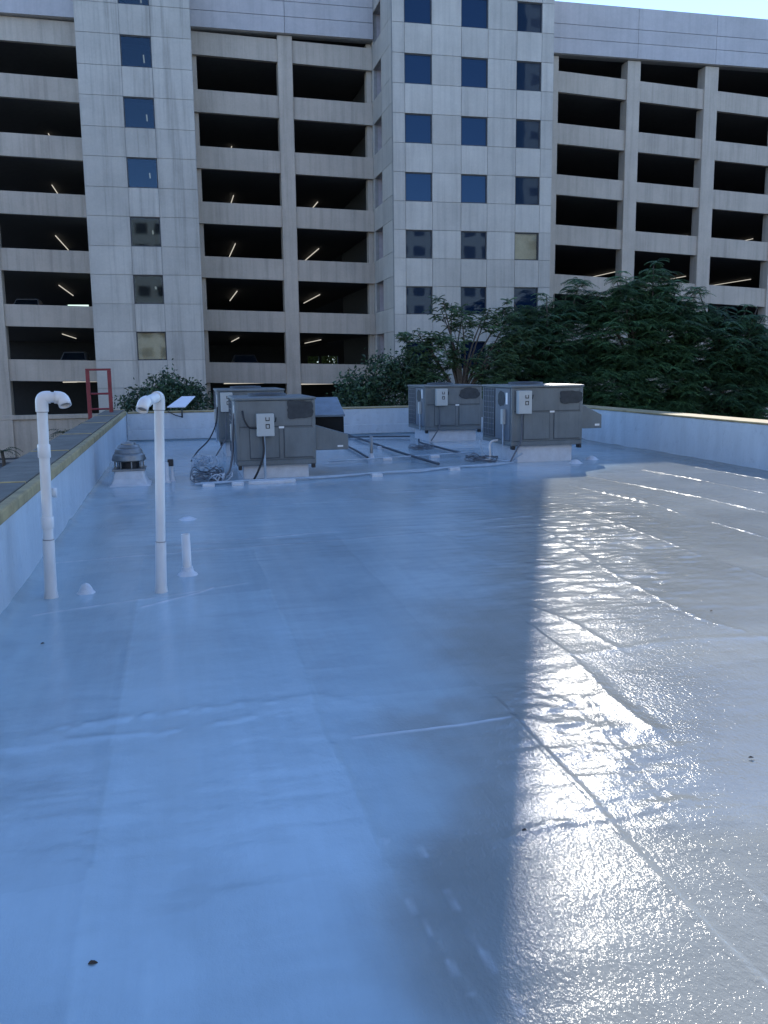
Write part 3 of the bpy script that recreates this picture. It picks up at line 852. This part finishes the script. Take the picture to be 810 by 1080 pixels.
# ------------------------------------------------------------------ rooftop air conditioners
def blot(pts, y, parent):
    m = MB(); m.prism(pts, 'y', y - .004, y); return m.build('paint_patch', M['blot'], parent)
def rough_oval(cx, cz, rx, rz, seed, sq=2.6, n=40):
    rs = random.Random(seed); ph = [rs.uniform(0, 6.28) for _ in range(3)]
    out = []
    for i in range(n):
        a = 2 * math.pi * i / n
        q = (abs(math.cos(a)) ** sq + abs(math.sin(a)) ** sq) ** (-1 / sq) * (1 + .05 * math.sin(3 * a + ph[0]) + .035 * math.sin(7 * a + ph[1]) + .02 * math.sin(13 * a + ph[2]))
        out.append((cx + rx * q * math.cos(a), cz + rz * q * math.sin(a)))
    return out

def ac_unit(label, x0, x1, y0, y1, z0, z1, curb, box, patch, hood=True, feed='down', side_patch=True):
    t = thing('rooftop_air_conditioner', label, 'air conditioner', ((x0 + x1) / 2, (y0 + y1) / 2, 0))
    w = x1 - x0; h = z1 - z0
    c = MB(); c.box(curb[0], curb[1], y0 + .12, y1 - .15, -.01, z0 - .002); c.build('curb', M['white'], t, .012, 2)
    b = MB(); b.box(x0 + .015, x1 - .015, y0 + .012, y1 - .012, z0 + .09, z1 - .05)
    cb = b.build('cabinet', M['cab'], t, .006)
    # base rail, top lid with a lip, corner posts, mid seam
    m = MB(); m.box(x0, x1, y0, y1, z0, z0 + .088); m.build('base_rail', M['cab'], t, .008)
    m = MB(); m.box(x0 - .02, x1 + .02, y0 - .02, y1 + .02, z1 - .045, z1); m.build('lid', M['cab'], t, .012, 2)
    for a in (x0, x1 - .06):
        for d in (y0, y1 - .06):
            m = MB(); m.box(a, a + .06, d, d + .06, z0 + .09, z1 - .047); m.build('corner_post', M['cab'], t, .006)
    zs = z0 + .575 * h
    m = MB(); m.box(x0 + .062, x1 - .062, y0 - .001, y0 + .014, zs - .008, zs + .008); m.build('seam_strip', M['coil'], t)
    for (a, d) in ((.17, .53), (.60, .965)):
        p = MB(); p.box(x0 + a * w, x0 + d * w, y0 - .006, y0 + .0115, z0 + .13, zs - .03)
        pp = p.build('access_panel', M['cab'], t, .006)
        q = MB(); q.box(x0 + a * w - .012, x0 + d * w + .012, y0 + .0035, y0 + .0113, z0 + .118, z0 + .128); q.box(x0 + a * w - .012, x0 + a * w - .002, y0 + .0035, y0 + .0113, z0 + .13, zs - .03); q.box(x0 + d * w + .002, x0 + d * w + .012, y0 + .0035, y0 + .0113, z0 + .13, zs - .03)
        q.build('gasket', M['coil'], pp)
    m = MB(); m.box(x0 + .535 * w, x0 + .60 * w, y0 - .004, y0 + .0, zs - .035, zs + .0); m.build('sticker', M['sticker'], t)
    # left end: condenser coil behind a louvred guard, service panel
    m = MB(); m.box(x0 - .004, x0 + .013, y0 + .95, y1 - .08, z0 + .12, z1 - .07)
    gq = m.build('coil', M['coil'], t)
    m = MB()
    n = 9
    for i in range(n):
        z = z0 + .16 + (h - .28) * i / (n - 1)
        m.box(x0 - .012, x0 - .005, y0 + .95, y1 - .08, z - .006, z + .006)
    for i in range(5):
        d = y0 + .96 + (y1 - .1 - y0 - .96) * i / 4; m.box(x0 - .016, x0 - .006, d - .008, d + .008, z0 + .12, z1 - .07)
    m.build('guard_rib', M['cabside'], gq)
    m = MB(); m.box(x0 - .006, x0 + .0145, y0 + .08, y0 + .91, z0 + .10, z1 - .06); sp = m.build('service_panel', M['cabside'], t, .006)
    if side_patch:
        m = MB(); m.prism(rough_oval(y0 + .55, z1 - .27, .20, .15, 5), 'x', x0 - .010, x0 - .006); m.build('paint_patch', M['blot'], sp)
    m = MB(); m.box(x0 - .075, x0 - .007, y0 + .30, y0 + .42, z0 + .42, z0 + .72); m.build('junction_box', M['boxgrey'], sp, .006)
    m = MB(); m.box(x0 - .012, x0 - .007, y0 + .2, y0 + .3, z0 + .82, z0 + 1.05); m.build('sticker', M['sticker'], sp)
    m = MB(); m.tube([(x0 - .04, y0 + .36, z0 + .42), (x0 - .04, y0 + .36, z0 - .02)], .016, 8); m.build('riser_pipe', M['cond'], sp)
    # disconnect switch box
    bx0, bx1, bz0, bz1 = box
    m = MB(); m.box(bx0, bx1, y0 - .16, y0 - .005, bz0, bz1); d = m.build('disconnect_box', M['boxgrey'], t, .008)
    m = MB(); cx = bx0 + .62 * (bx1 - bx0); cz = bz0 + .60 * (bz1 - bz0); s = .036
    yy = (y0 - .166, y0 - .1605)
    m.box(cx - s, cx - s + .014, *yy, cz + .03, cz + .095); m.box(cx + s - .014, cx + s, *yy, cz + .03, cz + .095); m.box(cx - s + .0142, cx + s - .0142, *yy, cz + .03, cz + .046)
    m.box(cx - s, cx - s + .014, *yy, cz - .10, cz - .02); m.box(cx + s - .014, cx + s, *yy, cz - .10, cz - .02); m.box(cx - s + .0142, cx + s - .0142, *yy, cz - .036, cz - .02); m.box(cx - s + .0142, cx + s - .0142, *yy, cz - .10, cz - .088)
    m.build('switch_plate', M['black'], d)
    m = MB(); m.tube([(bx1 + .001, y0 - .09, bz0 + .62 * (bz1 - bz0)), (bx1 + .03, y0 - .10, bz0 + .65 * (bz1 - bz0)), (bx1 + .035, y0 - .12, bz0 + .82 * (bz1 - bz0))], .011, 7); m.build('switch_handle', M['black'], d)
    bx = (bx0 + bx1) / 2 - .03
    m = MB()
    if feed == 'post':
        m.tube([(bx, y0 - .10, bz0), (bx, y0 - .10, .01)], .022, 10)
        m.build('post', M['cond'], t)
        m = MB(); m.tube(spline([(bx - .02, y0 - .13, bz0), (bx - .02, y0 - .16, bz0 - .3), (bx - .12, y0 - .18, .18), (bx - .20, y0 - .15, .02)], 8), .019, 9)
        m.tube(spline([(x0 + .12, y0 - .01, z1 - .22), (x0 + .14, y0 - .07, z1 - .36), (x0 + .22, y0 - .1, z1 - .5), (bx0 + .0, y0 - .10, z1 - .52)], 8), .016, 9)
        m.build('flex_conduit', M['black'], t)
    else:
        m.tube(spline([(bx, y0 - .07, bz0), (bx, y0 - .06, bz0 - .25), (bx - .01, y0 - .06, z0 + .12), (bx - .10, y0 - .07, z0 - .05), (bx - .25, y0 - .1, .04)], 8), .017, 9)
        m.build('flex_conduit', M['cable'], t)
    if patch: blot(rough_oval(*patch), y0 - .0005 - .0015, t)
    # outdoor air hood on the far end
    if hood == 'wedge':
        m = MB(); m.prism([(x1 + .002, z0 + .31), (x1 + .45, z0 + .31), (x1 + .45, z0 + .58), (x1 + .002, z0 + .80)], 'y', y0 + .05, y0 + 1.1); hd = m.build('air_hood', M['cab'], t, .008)
        m = MB(); m.box(x1 + .30, x1 + .40, y0 + .046, y0 + .0495, z0 + .36, z0 + .40); m.build('sticker', M['sticker'], hd)
    elif hood == 'double':
        m = MB(); m.prism([(x1 + .002, z0 + .23), (x1 + .60, z0 + .23), (x1 + .60, z0 + .50), (x1 + .002, z0 + .68)], 'y', y0 + .06, y0 + .5); hd = m.build('air_hood', M['cab'], t, .008)
        m = MB(); m.box(x1 + .40, x1 + .50, y0 + .056, y0 + .0595, z0 + .28, z0 + .31); m.build('sticker', M['sticker'], hd)
        m = MB(); m.prism([(y0 + .56, z0 + .79), (y0 + .55, z0 + .83), (y0 + 1.35, z0 + 1.13), (y0 + 1.4, z0 + 1.10)], 'x', x1 + .002, x1 + .64); m.build('hood_top', M['hoodblue'], t, .006)
        m = MB(); m.box(x1 + .03, x1 + .62, y0 + .60, y0 + 1.3, z0 + .25, z0 + .785); m.build('filter_opening', M['void'], t)
    # condenser fan guard on the lid
    m = MB(); fx, fy = x0 + .48 * w, (y0 + y1) / 2 + .25
    m.lathe([(.36, .0), (.36, .045), (.31, .05), (.31, .03)], (fx, fy, z1 + .0005), 28)
    fg = m.build('fan_guard', M['coil'], t)
    m = MB()
    for r_ in (.08, .16, .24):
        m.tube([(fx + r_ * math.cos(a * .3927), fy + r_ * math.sin(a * .3927), z1 + .05) for a in range(17)], .006, 5, False)
    for a in range(4): m.tube([(fx - .31 * math.cos(a * .785), fy - .31 * math.sin(a * .785), z1 + .045), (fx + .31 * math.cos(a * .785), fy + .31 * math.sin(a * .785), z1 + .045)], .006, 5)
    m.build('guard_wire', M['coil'], fg)
    # lifting lugs at the base corners
    m = MB()
    for a in (x0 + .02, x1 - .08): m.box(a, a + .06, y0 - .02, y0 + .1, z0 - .07, z0 - .001)
    m.build('base_lug', M['black'], t)
    return adopt(t)

ac_unit('grey air conditioner nearest the sunlit roof area, slanted hood on its end', 6.40, 7.92, 16.45, 18.15, .34, 1.535,
        (6.58, 7.76), (6.49, 6.765, .985, 1.435), (7.665, 1.29, .235, .125, 3, 5), 'wedge')
ac_unit('grey air conditioner with a round dark smear, partly behind the unit by the sunlit area', 6.16, 7.69, 21.9, 23.6, .30, 1.45,
        (6.30, 7.58), (6.42, 6.72, .94, 1.37), (7.36, 1.235, .27, .145, 9), 'wedge')
ac_unit('grey air conditioner with its switch box on a post and a square dark patch', .95, 2.345, 15.5, 17.4, .24, 1.42,
        (1.06, 2.22), (1.30, 1.60, .76, 1.15), (2.075, 1.205, .225, .155, 13, 8), 'double', 'post', False)
ac_unit('grey air conditioner almost hidden behind the one with the post', .84, 2.30, 19.8, 21.6, .32, 1.48,
        (.98, 2.2), (.90, 1.16, 1.0, 1.42), None, None, 'down', False)

# ------------------------------------------------------------------ pipes
def elbow(c, a, b, r, n=7):
    """quarter bend from direction a into direction b around corner point c"""
    c = Vector(c); a = Vector(a).normalized(); b = Vector(b).normalized()
    p0 = c - a * r * 1.25; p2 = c + b * r * 1.25
    return [p0 * (1 - q) ** 2 + c * 2 * q * (1 - q) + p2 * q * q for q in [i / n for i in range(n + 1)]]

def gooseneck(label, base, top, r, arm, end_dir, armlen, collars, sleeve):
    t = thing('gooseneck_pipe', label, 'vent pipe', base)
    base = Vector(base); top = Vector(top); ax = (top - base).normalized()
    arm = Vector(arm).normalized(); end_dir = Vector(end_dir).normalized()
    m = MB(); m.tube([base - ax * .02, top - ax * r * 1.2], r, 20); m.build('pipe', M['pvc'], t)
    m = MB(); m.tube([base - ax * .01, base + ax * sleeve * .12, base + ax * sleeve * .5, base + ax * sleeve], [r * 1.45, r * 1.22, r * 1.16, r * 1.14], 20); m.build('sleeve', M['pvc'], t)
    m = MB(); m.tube([base + ax * (sleeve + .001), base + ax * (sleeve + .008)], r * 1.07, 20); m.build('joint_ring', M['ring'], t)
    for (h0, h1) in collars:
        m = MB(); m.tube([base + ax * h0, base + ax * (h0 + .006), base + ax * (h1 - .006), base + ax * h1], [r * 1.12, r * 1.2, r * 1.2, r * 1.12], 20); m.build('collar', M['pvc'], t)
    R2 = r * 1.2
    e = elbow(top, ax, arm, R2 * .62)
    m = MB(); m.tube([top - ax * R2 * 2.3] + e + [top + arm * R2 * 1.35], R2, 20); m.build('elbow', M['pvc'], t)
    m = MB(); m.tube([top - ax * (R2 * 2.3 + .006), top - ax * R2 * 2.29], r * 1.1, 20); m.build('joint_ring', M['ring'], t)
    tip = top + arm * armlen
    m = MB(); m.tube([top + arm * R2 * 1.2, tip - arm * R2 * 1.2], r, 20); m.build('arm', M['pvc'], t)
    e2 = elbow(tip, arm, end_dir, R2 * .62)
    m = MB(); m.tube([tip - arm * R2 * 1.3] + e2 + [tip + end_dir * R2 * 1.5], R2, 20, caps=False)
    o = m.build('end_elbow', M['pvc'], t)
    sd = o.modifiers.new('wall', 'SOLIDIFY'); sd.thickness = .008; sd.offset = -1
    m = MB(); m.tube([tip - arm * R2 * .2, tip + end_dir * R2 * 1.0], R2 * .8, 16); m.build('bore', M['pvc_in'], o)
    return adopt(t)

gooseneck('tall white gooseneck pipe leaning beside the left parapet, with two collars', (-1.141, 7.774, 0), (-1.098, 7.76, 1.70), .043,
          (.97, .16, -.04), (.25, -.45, -.85), .165, [(.60, .70), (1.20, 1.31)], .50)
gooseneck('white gooseneck pipe whose open end points toward the camera, in front of the roof fan', (-.226, 7.718, 0), (-.158, 7.73, 1.69), .041,
          (-.34, -.93, -.12), (-.22, -.55, -.80), .34, [], .44)

t = thing('short_vent_pipe', 'short open white vent pipe beside the gooseneck pipes', 'vent pipe', (.007, 8.32, 0))
m = MB(); m.tube([(.007, 8.32, -.01), (.007, 8.32, .02), (.004, 8.32, .39)], [.047, .043, .041], 18, caps=False); o = m.build('pipe', M['pvc'], t)
sd = o.modifiers.new('wall', 'SOLIDIFY'); sd.thickness = .006; sd.offset = -1
m = MB(); m.tube([(.005, 8.32, .20), (.005, 8.32, .30)], .034, 14); m.build('bore', M['pvc_in'], o)
m = MB(); m.lathe([(.10, -.005), (.088, .012), (.062, .03), (.053, .06), (.052, .075)], (.007, 8.32, 0), 22); m.build('flange', M['white'], t)
adopt(t)

def dome(label, x, y, r, h, seed, cat='roof patch'):
    m = MB(); m.lathe([(r * 1.5, -.004), (r * 1.1, h * .18), (r * .85, h * .55), (r * .55, h * .88), (r * .2, h), (0.0001, h * 1.01)], (x, y, 0), 20)
    rs = random.Random(seed)
    m.v = [(a + rs.uniform(-1, 1) * r * .06, b + rs.uniform(-1, 1) * r * .06, c) for a, b, c in m.v]
    return tag(m.build('coated_cap', M['white']), label, cat)
dome('small white coated cap between the two gooseneck pipes', -.863, 7.86, .055, .085, 1)
dome('low white coated bump beyond the short open vent pipe', .045, 11.55, .085, .032, 2)
dome('low white coated bump at the foot of the unit with the slanted hood', 7.62, 16.10, .10, .07, 3)
dome('low white coated bump under the slanted hood, nearest the far wall', 8.24, 16.65, .10, .07, 4)

# mushroom roof fan
t = thing('roof_fan', 'galvanised mushroom roof fan on a flared white curb beside the left parapet', 'roof fan', (-.865, 15.5, 0))
m = MB()
def sq(h, z): return [(-.865 - h, 15.5 - h, z), (-.865 + h, 15.5 - h, z), (-.865 + h, 15.5 + h, z), (-.865 - h, 15.5 + h, z)]
lv = [sq(.36, -.01), sq(.30, .04), sq(.262, .12), sq(.245, .25)]
for a, b in zip(lv[:-1], lv[1:]): m.add(a + b, [(0, 1, 5, 4), (1, 2, 6, 5), (2, 3, 7, 6), (3, 0, 4, 7)])
m.add(lv[-1], [(0, 1, 2, 3)])
m.build('curb', M['white'], t, .03, 2)
m = MB(); m.box(-.865 - .27, -.865 + .27, 15.5 - .27, 15.5 + .27, .252, .285); m.build('base_flange', M['galv'], t, .006)
m = MB(); m.lathe([(.17, .286), (.17, .42)], (-.865, 15.5, 0), 24); m.build('throat', M['black'], t)
for k in range(8):
    a = k * math.pi / 4 + .2
    m = MB(); m.tube([(-.865 + .235 * math.cos(a), 15.5 + .235 * math.sin(a), .286), (-.865 + .235 * math.cos(a), 15.5 + .235 * math.sin(a), .43)], .014, 6); m.build('bracket', M['galv'], t)
m = MB(); m.lathe([(.255, .405), (.285, .42), (.285, .432), (.262, .505), (.235, .535), (.238, .545), (.215, .60), (.185, .625), (.188, .632), (.165, .665), (.125, .678), (.122, .70), (.09, .716), (.03, .722), (.0001, .723)], (-.865, 15.5, 0), 40, False); m.build('cowl', M['galv'], t)
adopt(t)

# pair of small stacks behind the second gooseneck
t = thing('capped_stack', 'short white stack with a dark rubber cap on its bracket, behind a gooseneck pipe', 'vent pipe', (-.24, 15.6, 0))
m = MB(); m.lathe([(.07, -.005), (.052, .03), (.042, .10), (.04, .34)], (-.26, 15.6, 0), 16); m.build('pipe', M['white'], t)
m = MB(); m.lathe([(.055, -.005), (.04, .02), (.028, .10), (.024, .27)], (-.165, 15.66, 0), 14); m.build('side_pipe', M['white'], t)
m = MB(); m.box(-.235, -.135, 15.60, 15.72, .272, .39); m.build('rubber_cap', M['black'], t, .015, 2)
adopt(t)

t = thing('stub_vent', 'slim grey stub vent standing between the unit pairs', 'vent pipe', (4.0, 18.5, 0))
m = MB(); m.lathe([(.07, -.005), (.05, .04), (.042, .06), (.042, .10)], (4.0, 18.5, 0), 14); m.build('flashing', M['white'], t)
m = MB(); m.lathe([(.036, .09), (.036, .46), (.03, .465)], (4.0, 18.5, 0), 14); m.build('pipe', M['galv'], t)
adopt(t)

m = MB(); m.tube([(-1.43, 9.57, .67), (-1.32, 9.57, .67)], .040, 16); m.tube([(-1.32, 9.57, .67), (-1.318, 9.57, .67), (-1.275, 9.57, .67), (-1.273, 9.57, .67)], [.046, .052, .052, .046], 16)
tag(m.build('overflow_spout', M['pvc']), 'white pipe stub sticking out of the left parapet', 'pipe')

# flat antenna on the far parapet
t = thing('flat_antenna', 'tilted white flat antenna panel on a black post at the far wall', 'antenna', (.06, 25.05, .72))
m = MB()
A, B, C, D = Vector((-.32, 24.95, .93)), Vector((.17, 24.95, .925)), Vector((.47, 25.45, 1.20)), Vector((.10, 25.45, 1.20))
n_ = (B - A).cross(D - A).normalized() * .03
m.hexa([A - n_, B - n_, C - n_, D - n_, A, B, C, D]); m.build('panel', M['plate'], t, .008, 2)
m = MB(); m.tube([(.08, 25.08, .62), (.085, 25.12, 1.0)], .024, 10); m.build('post', M['black'], t)
m = MB(); m.tube([(-.30, 25.17, .80), (-.1, 25.10, .69), (.08, 25.08, .64)], .012, 8); m.build('brace', M['black'], t)
adopt(t)

# red roof ladder hooked over the outside of the left parapet
t = thing('access_ladder', 'red steel access ladder rising past the left parapet coping', 'ladder', (-2.0, 24.5, -3))
for x in (-2.29, -1.745):
    y = 24.5 if x < -2 else 24.5
    m = MB(); m.box(x - .05, x + .05, y - .025, y + .025, -3 if x < -2 else .84, 1.93); m.build('rail', M['red'], t, .006)
m = MB(); m.box(-1.795, -1.695, 24.42, 24.58, .841, .855); m.build('foot_plate', M['red'], t)
for z in (1.33, .93):
    m = MB(); m.tube([(-2.239, 24.5, z), (-1.796, 24.5, z)], .026, 8); m.build('rung', M['red'], t)
m = MB(); m.box(-2.34, -1.695, 24.47, 24.53, 1.931, 1.985); m.build('top_bar', M['red'], t, .006)
for z in (-.2, -1.2, -2.2):
    m = MB(); m.box(-2.24, -1.975, 24.47, 24.53, z, z + .05); m.build('bracket', M['red'], t)
adopt(t)

# ------------------------------------------------------------------ conduits, props and cables on the roof
def run(name, label, cat, pts, r, mat, n=8, sub=1):
    m = MB(); m.tube(spline(pts, sub) if sub > 1 else pts, r, n)
    return tag(m.build(name, mat), label, cat)
run('roof_conduit', 'long overpainted conduit crossing the roof in front of all four units', 'conduit', [(.2, 14.75, .05), (1.0, 14.82, .062), (1.7, 14.95, .055), (2.5, 15.12, .03), (3.38, 15.24, .062), (4.2, 15.45, .03), (4.98, 15.72, .062), (5.7, 15.95, .03), (6.35, 16.2, .05)], .016, M['cond'], 8, 4)
run('roof_conduit', 'thinner overpainted conduit lying just behind the long front one', 'conduit', [(.3, 14.95, .035), (2.2, 15.2, .03), (3.6, 15.5, .03), (5.6, 16.1, .03), (6.2, 16.3, .03)], .018, M['cond'], 8, 4)
run('roof_conduit', 'overpainted conduit running from the double hood toward the far pair of units', 'conduit', [(2.9, 17.55, .05), (4.2, 17.9, .05), (5.5, 18.2, .05), (6.3, 18.4, .05)], .016, M['cond'], 8, 4)
run('shaded_conduit', 'conduit painted shadow-dark running back to the far wall from the front conduit', 'pipe', [(4.85, 16.3, .06), (4.75, 19.0, .05), (4.70, 22.0, .05), (4.65, 24.95, .05)], .028, M['shade_conduit'], 8, 4)
run('shaded_conduit', 'conduit painted shadow-dark beside the slim grey stub vent', 'pipe', [(3.85, 18.2, .04), (3.95, 20.5, .04), (3.9, 22.6, .04), (4.0, 24.95, .04)], .024, M['shade_conduit'], 8, 4)
run('shaded_conduit', 'conduit painted shadow-dark leading to the unit with the round smear', 'pipe', [(6.0, 18.5, .04), (5.95, 20.0, .04), (5.9, 21.4, .04), (6.1, 22.3, .05)], .024, M['shade_conduit'], 8, 4)
run('shaded_conduit', 'conduit painted shadow-dark crossing along the foot of the far wall', 'pipe', [(2.6, 24.1, .04), (4.0, 24.0, .04), (5.6, 23.7, .04), (6.15, 23.4, .05)], .020, M['shade_conduit'], 8, 4)
props = [(.42, 14.78, 'white prop block under the conduit, beside the cable tangle'), (.90, 14.80, 'white prop block left of the box post foot'), (1.38, 14.86, 'wide white prop block at the box post foot'),
         (1.78, 14.92, 'white prop block right of the box post foot'), (3.38, 15.22, 'white prop block alone midway along the front conduit'), (4.98, 15.70, 'white prop block near the unit by the sunlit area'),
         (4.2, 17.9, 'white prop block under the middle conduit, beside the stub vent'), (5.3, 18.12, 'white prop block under the middle conduit, toward the far unit pair'), (3.9, 21.3, 'white prop block under the dark line beyond the stub vent'), (4.72, 20.6, 'white prop block under the dark line to the far wall'), (.55, 19.6, 'white prop block beside the hidden unit')]
for i, (x, y, lb) in enumerate(props):
    m = MB(); w = .30 if 'wide' in lb else .10
    m.box(x - w, x + w, y - .07, y + .07, -.01, .052)
    tag(m.build('prop_block', M['white'], None, .012, 2), lb, 'block', 'white blocks propping the roof conduits')

def tangle(label, cx, cy, n, rx, ry, seed, mat, r=.008, zmax=.16):
    rs = random.Random(seed); m = MB()
    for _ in range(n):
        a0 = rs.uniform(0, 6.28); q = rs.uniform(.4, 1.0); ex = rs.uniform(.6, 1.2); ox, oy = rs.uniform(-.3, .3) * rx, rs.uniform(-.3, .3) * ry
        turns = rs.uniform(.7, 1.4); ph = rs.uniform(0, 6.28)
        pts = []
        for k in range(13):
            a = a0 + turns * 6.28 * k / 12
            pts.append((cx + ox + rx * q * math.cos(a) * ex, cy + oy + ry * q * math.sin(a), .02 + zmax * (.5 + .5 * math.sin(a * 1.5 + ph)) * rs.uniform(.3, 1)))
        m.tube(spline(pts, 3), r, 6)
    return tag(m.build('cable_tangle', mat), label, 'cables')
tangle('loose tangle of grey cables on the roof left of the unit with the post', .48, 15.9, 10, .30, .75, 1, M['cable'])
tangle('pale overpainted hose loops beside the foot of the unit with the post', .62, 15.15, 4, .22, .25, 2, M['cable_pale'], .011)
tangle('tangle of cables behind the loose grey one, near the hidden unit', .42, 18.3, 7, .26, .9, 3, M['cable_pale'])
tangle('small cable tangle at the end of the unit with the round smear', 5.55, 20.2, 6, .35, .5, 4, M['cable'], .009, .1)
tangle('cable tangle at the end of the unit by the sunlit area', 5.95, 17.1, 6, .35, .45, 5, M['cable'], .009, .12)
run('hanging_cable', 'black cable hanging in a curve from the hidden unit to the roof', 'cable', [(.83, 19.9, 1.1), (.78, 19.7, .75), (.60, 19.4, .42), (.35, 19.0, .22), (.20, 18.6, .05)], .016, M['black'], 8, 6)
run('hanging_cable', 'grey cables dropping down the end of the unit with the post', 'cable', [(.93, 15.75, 1.15), (.90, 15.7, .8), (.88, 15.65, .45), (.80, 15.5, .15), (.62, 15.3, .03)], .020, M['cable'], 8, 6)
run('condensate_pipe', 'white bent drain pipe at the end of the unit by the sunlit area', 'pipe', [(6.34, 17.05, .42), (6.22, 17.05, .40), (6.15, 17.0, .32), (6.15, 16.98, .06), (6.02, 16.9, .04)], .022, M['pvc'], 10, 4)
run('condensate_pipe', 'white drain pipe curving along the foot of the unit by the sunlit area', 'pipe', [(6.05, 17.35, .40), (6.08, 17.2, .12), (6.2, 16.9, .05), (6.4, 16.5, .05), (6.62, 16.40, .2)], .018, M['cond'], 10, 4)

# ------------------------------------------------------------------ bits of dead leaf on the coating
def dead_leaf(label, x, y, a, s, seed):
    rs = random.Random(seed); m = MB()
    n = 7; vs = []
    for i in range(n):
        q = i / (n - 1); w = s * .34 * math.sin(math.pi * min(q * .95 + .03, 1)) * rs.uniform(.7, 1.2); zz = .003 + .012 * math.sin(q * 4 + seed) * s * 10 * .4
        for sg in (-1, 0, 1):
            lx = (q - .5) * s; ly = sg * w
            vs.append((x + lx * math.cos(a) - ly * math.sin(a), y + lx * math.sin(a) + ly * math.cos(a), zz + abs(sg) * w * .5))
    fs = []
    for i in range(n - 1):
        for j in range(2): fs.append((i * 3 + j, i * 3 + j + 1, i * 3 + j + 4, i * 3 + j + 3))
    m.add(vs, fs)
    o = m.build('dead_leaf', M['leafdry']); sd = o.modifiers.new('t', 'SOLIDIFY'); sd.thickness = .0015
    return tag(o, label, 'leaf', 'dead leaves on the roof')
dead_leaf('curled dead leaf nearest the camera, in the shade', -.358, 2.737, .1, 0.031, 1)
dead_leaf('dead leaf right on the edge of the building shadow', 1.313, 3.175, .4, 0.024, 2)
dead_leaf('dead leaf at the picture edge on the sunlit coating', 2.64, 3.54, -.2, 0.028, 3)
dead_leaf('tiny dead leaf on the sunlit coating beside the crumpled seam', 3.97, 5.9, .5, 0.031, 4)
dead_leaf('tiny dead leaf in the shade near the left parapet foot', -1.02, 6.4, .3, 0.028, 5)

# ------------------------------------------------------------------ light
SUN_AZ, SUN_EL = 23.48, 29.6
w = bpy.data.worlds.new('World'); sc.world = w; w.use_nodes = True
nt = w.node_tree; nt.nodes.clear()
sky = nt.nodes.new('ShaderNodeTexSky'); sky.sky_type = 'NISHITA'; sky.sun_disc = False
sky.sun_elevation = R(SUN_EL); sky.sun_rotation = R(SUN_AZ)
sky.altitude = 3000; sky.air_density = .75; sky.dust_density = 0.0; sky.ozone_density = 2.6
bg = nt.nodes.new('ShaderNodeBackground'); bg.inputs['Strength'].default_value = .15
ow = nt.nodes.new('ShaderNodeOutputWorld')
nt.links.new(sky.outputs[0], bg.inputs[0]); nt.links.new(bg.outputs[0], ow.inputs[0])
sd = Vector((math.sin(R(SUN_AZ)) * math.cos(R(SUN_EL)), math.cos(R(SUN_AZ)) * math.cos(R(SUN_EL)), math.sin(R(SUN_EL))))
L = bpy.data.lights.new('sun', 'SUN'); L.energy = 2.0; L.angle = R(.32); L.color = (1, .945, .86)
lo = bpy.data.objects.new('sun', L); COL.objects.link(lo)
lo.rotation_euler = sd.to_track_quat('Z', 'Y').to_euler(); lo.location = (30, 60, 60)

# ------------------------------------------------------------------ camera
p, r_, y_ = R(9.2714), R(-.6918), R(12.9742)
fwd = Vector((math.sin(y_) * math.cos(p), math.cos(y_) * math.cos(p), -math.sin(p)))
right = Vector((math.cos(y_), -math.sin(y_), 0)); up = right.cross(fwd)
r2 = right * math.cos(r_) + up * math.sin(r_); u2 = -right * math.sin(r_) + up * math.cos(r_)
cam = bpy.data.cameras.new('camera'); co = bpy.data.objects.new('camera', cam); COL.objects.link(co)
mw = Matrix((r2, u2, -fwd)).transposed().to_4x4(); mw.translation = (0, 0, 1.9)
co.matrix_world = mw
cam.sensor_fit = 'VERTICAL'; cam.sensor_height = 24.0; cam.lens = 24.0 * 927.75 / 1080
cam.clip_start = .05; cam.clip_end = 3000
sc.camera = co

sc.view_settings.view_transform = 'Standard'; sc.view_settings.look = 'None'
sc.view_settings.exposure = 1.85; sc.view_settings.gamma = 1.0
sc.view_settings.use_curve_mapping = False
sc.cycles.use_denoising = True
sc.cycles.sample_clamp_direct = 7.0
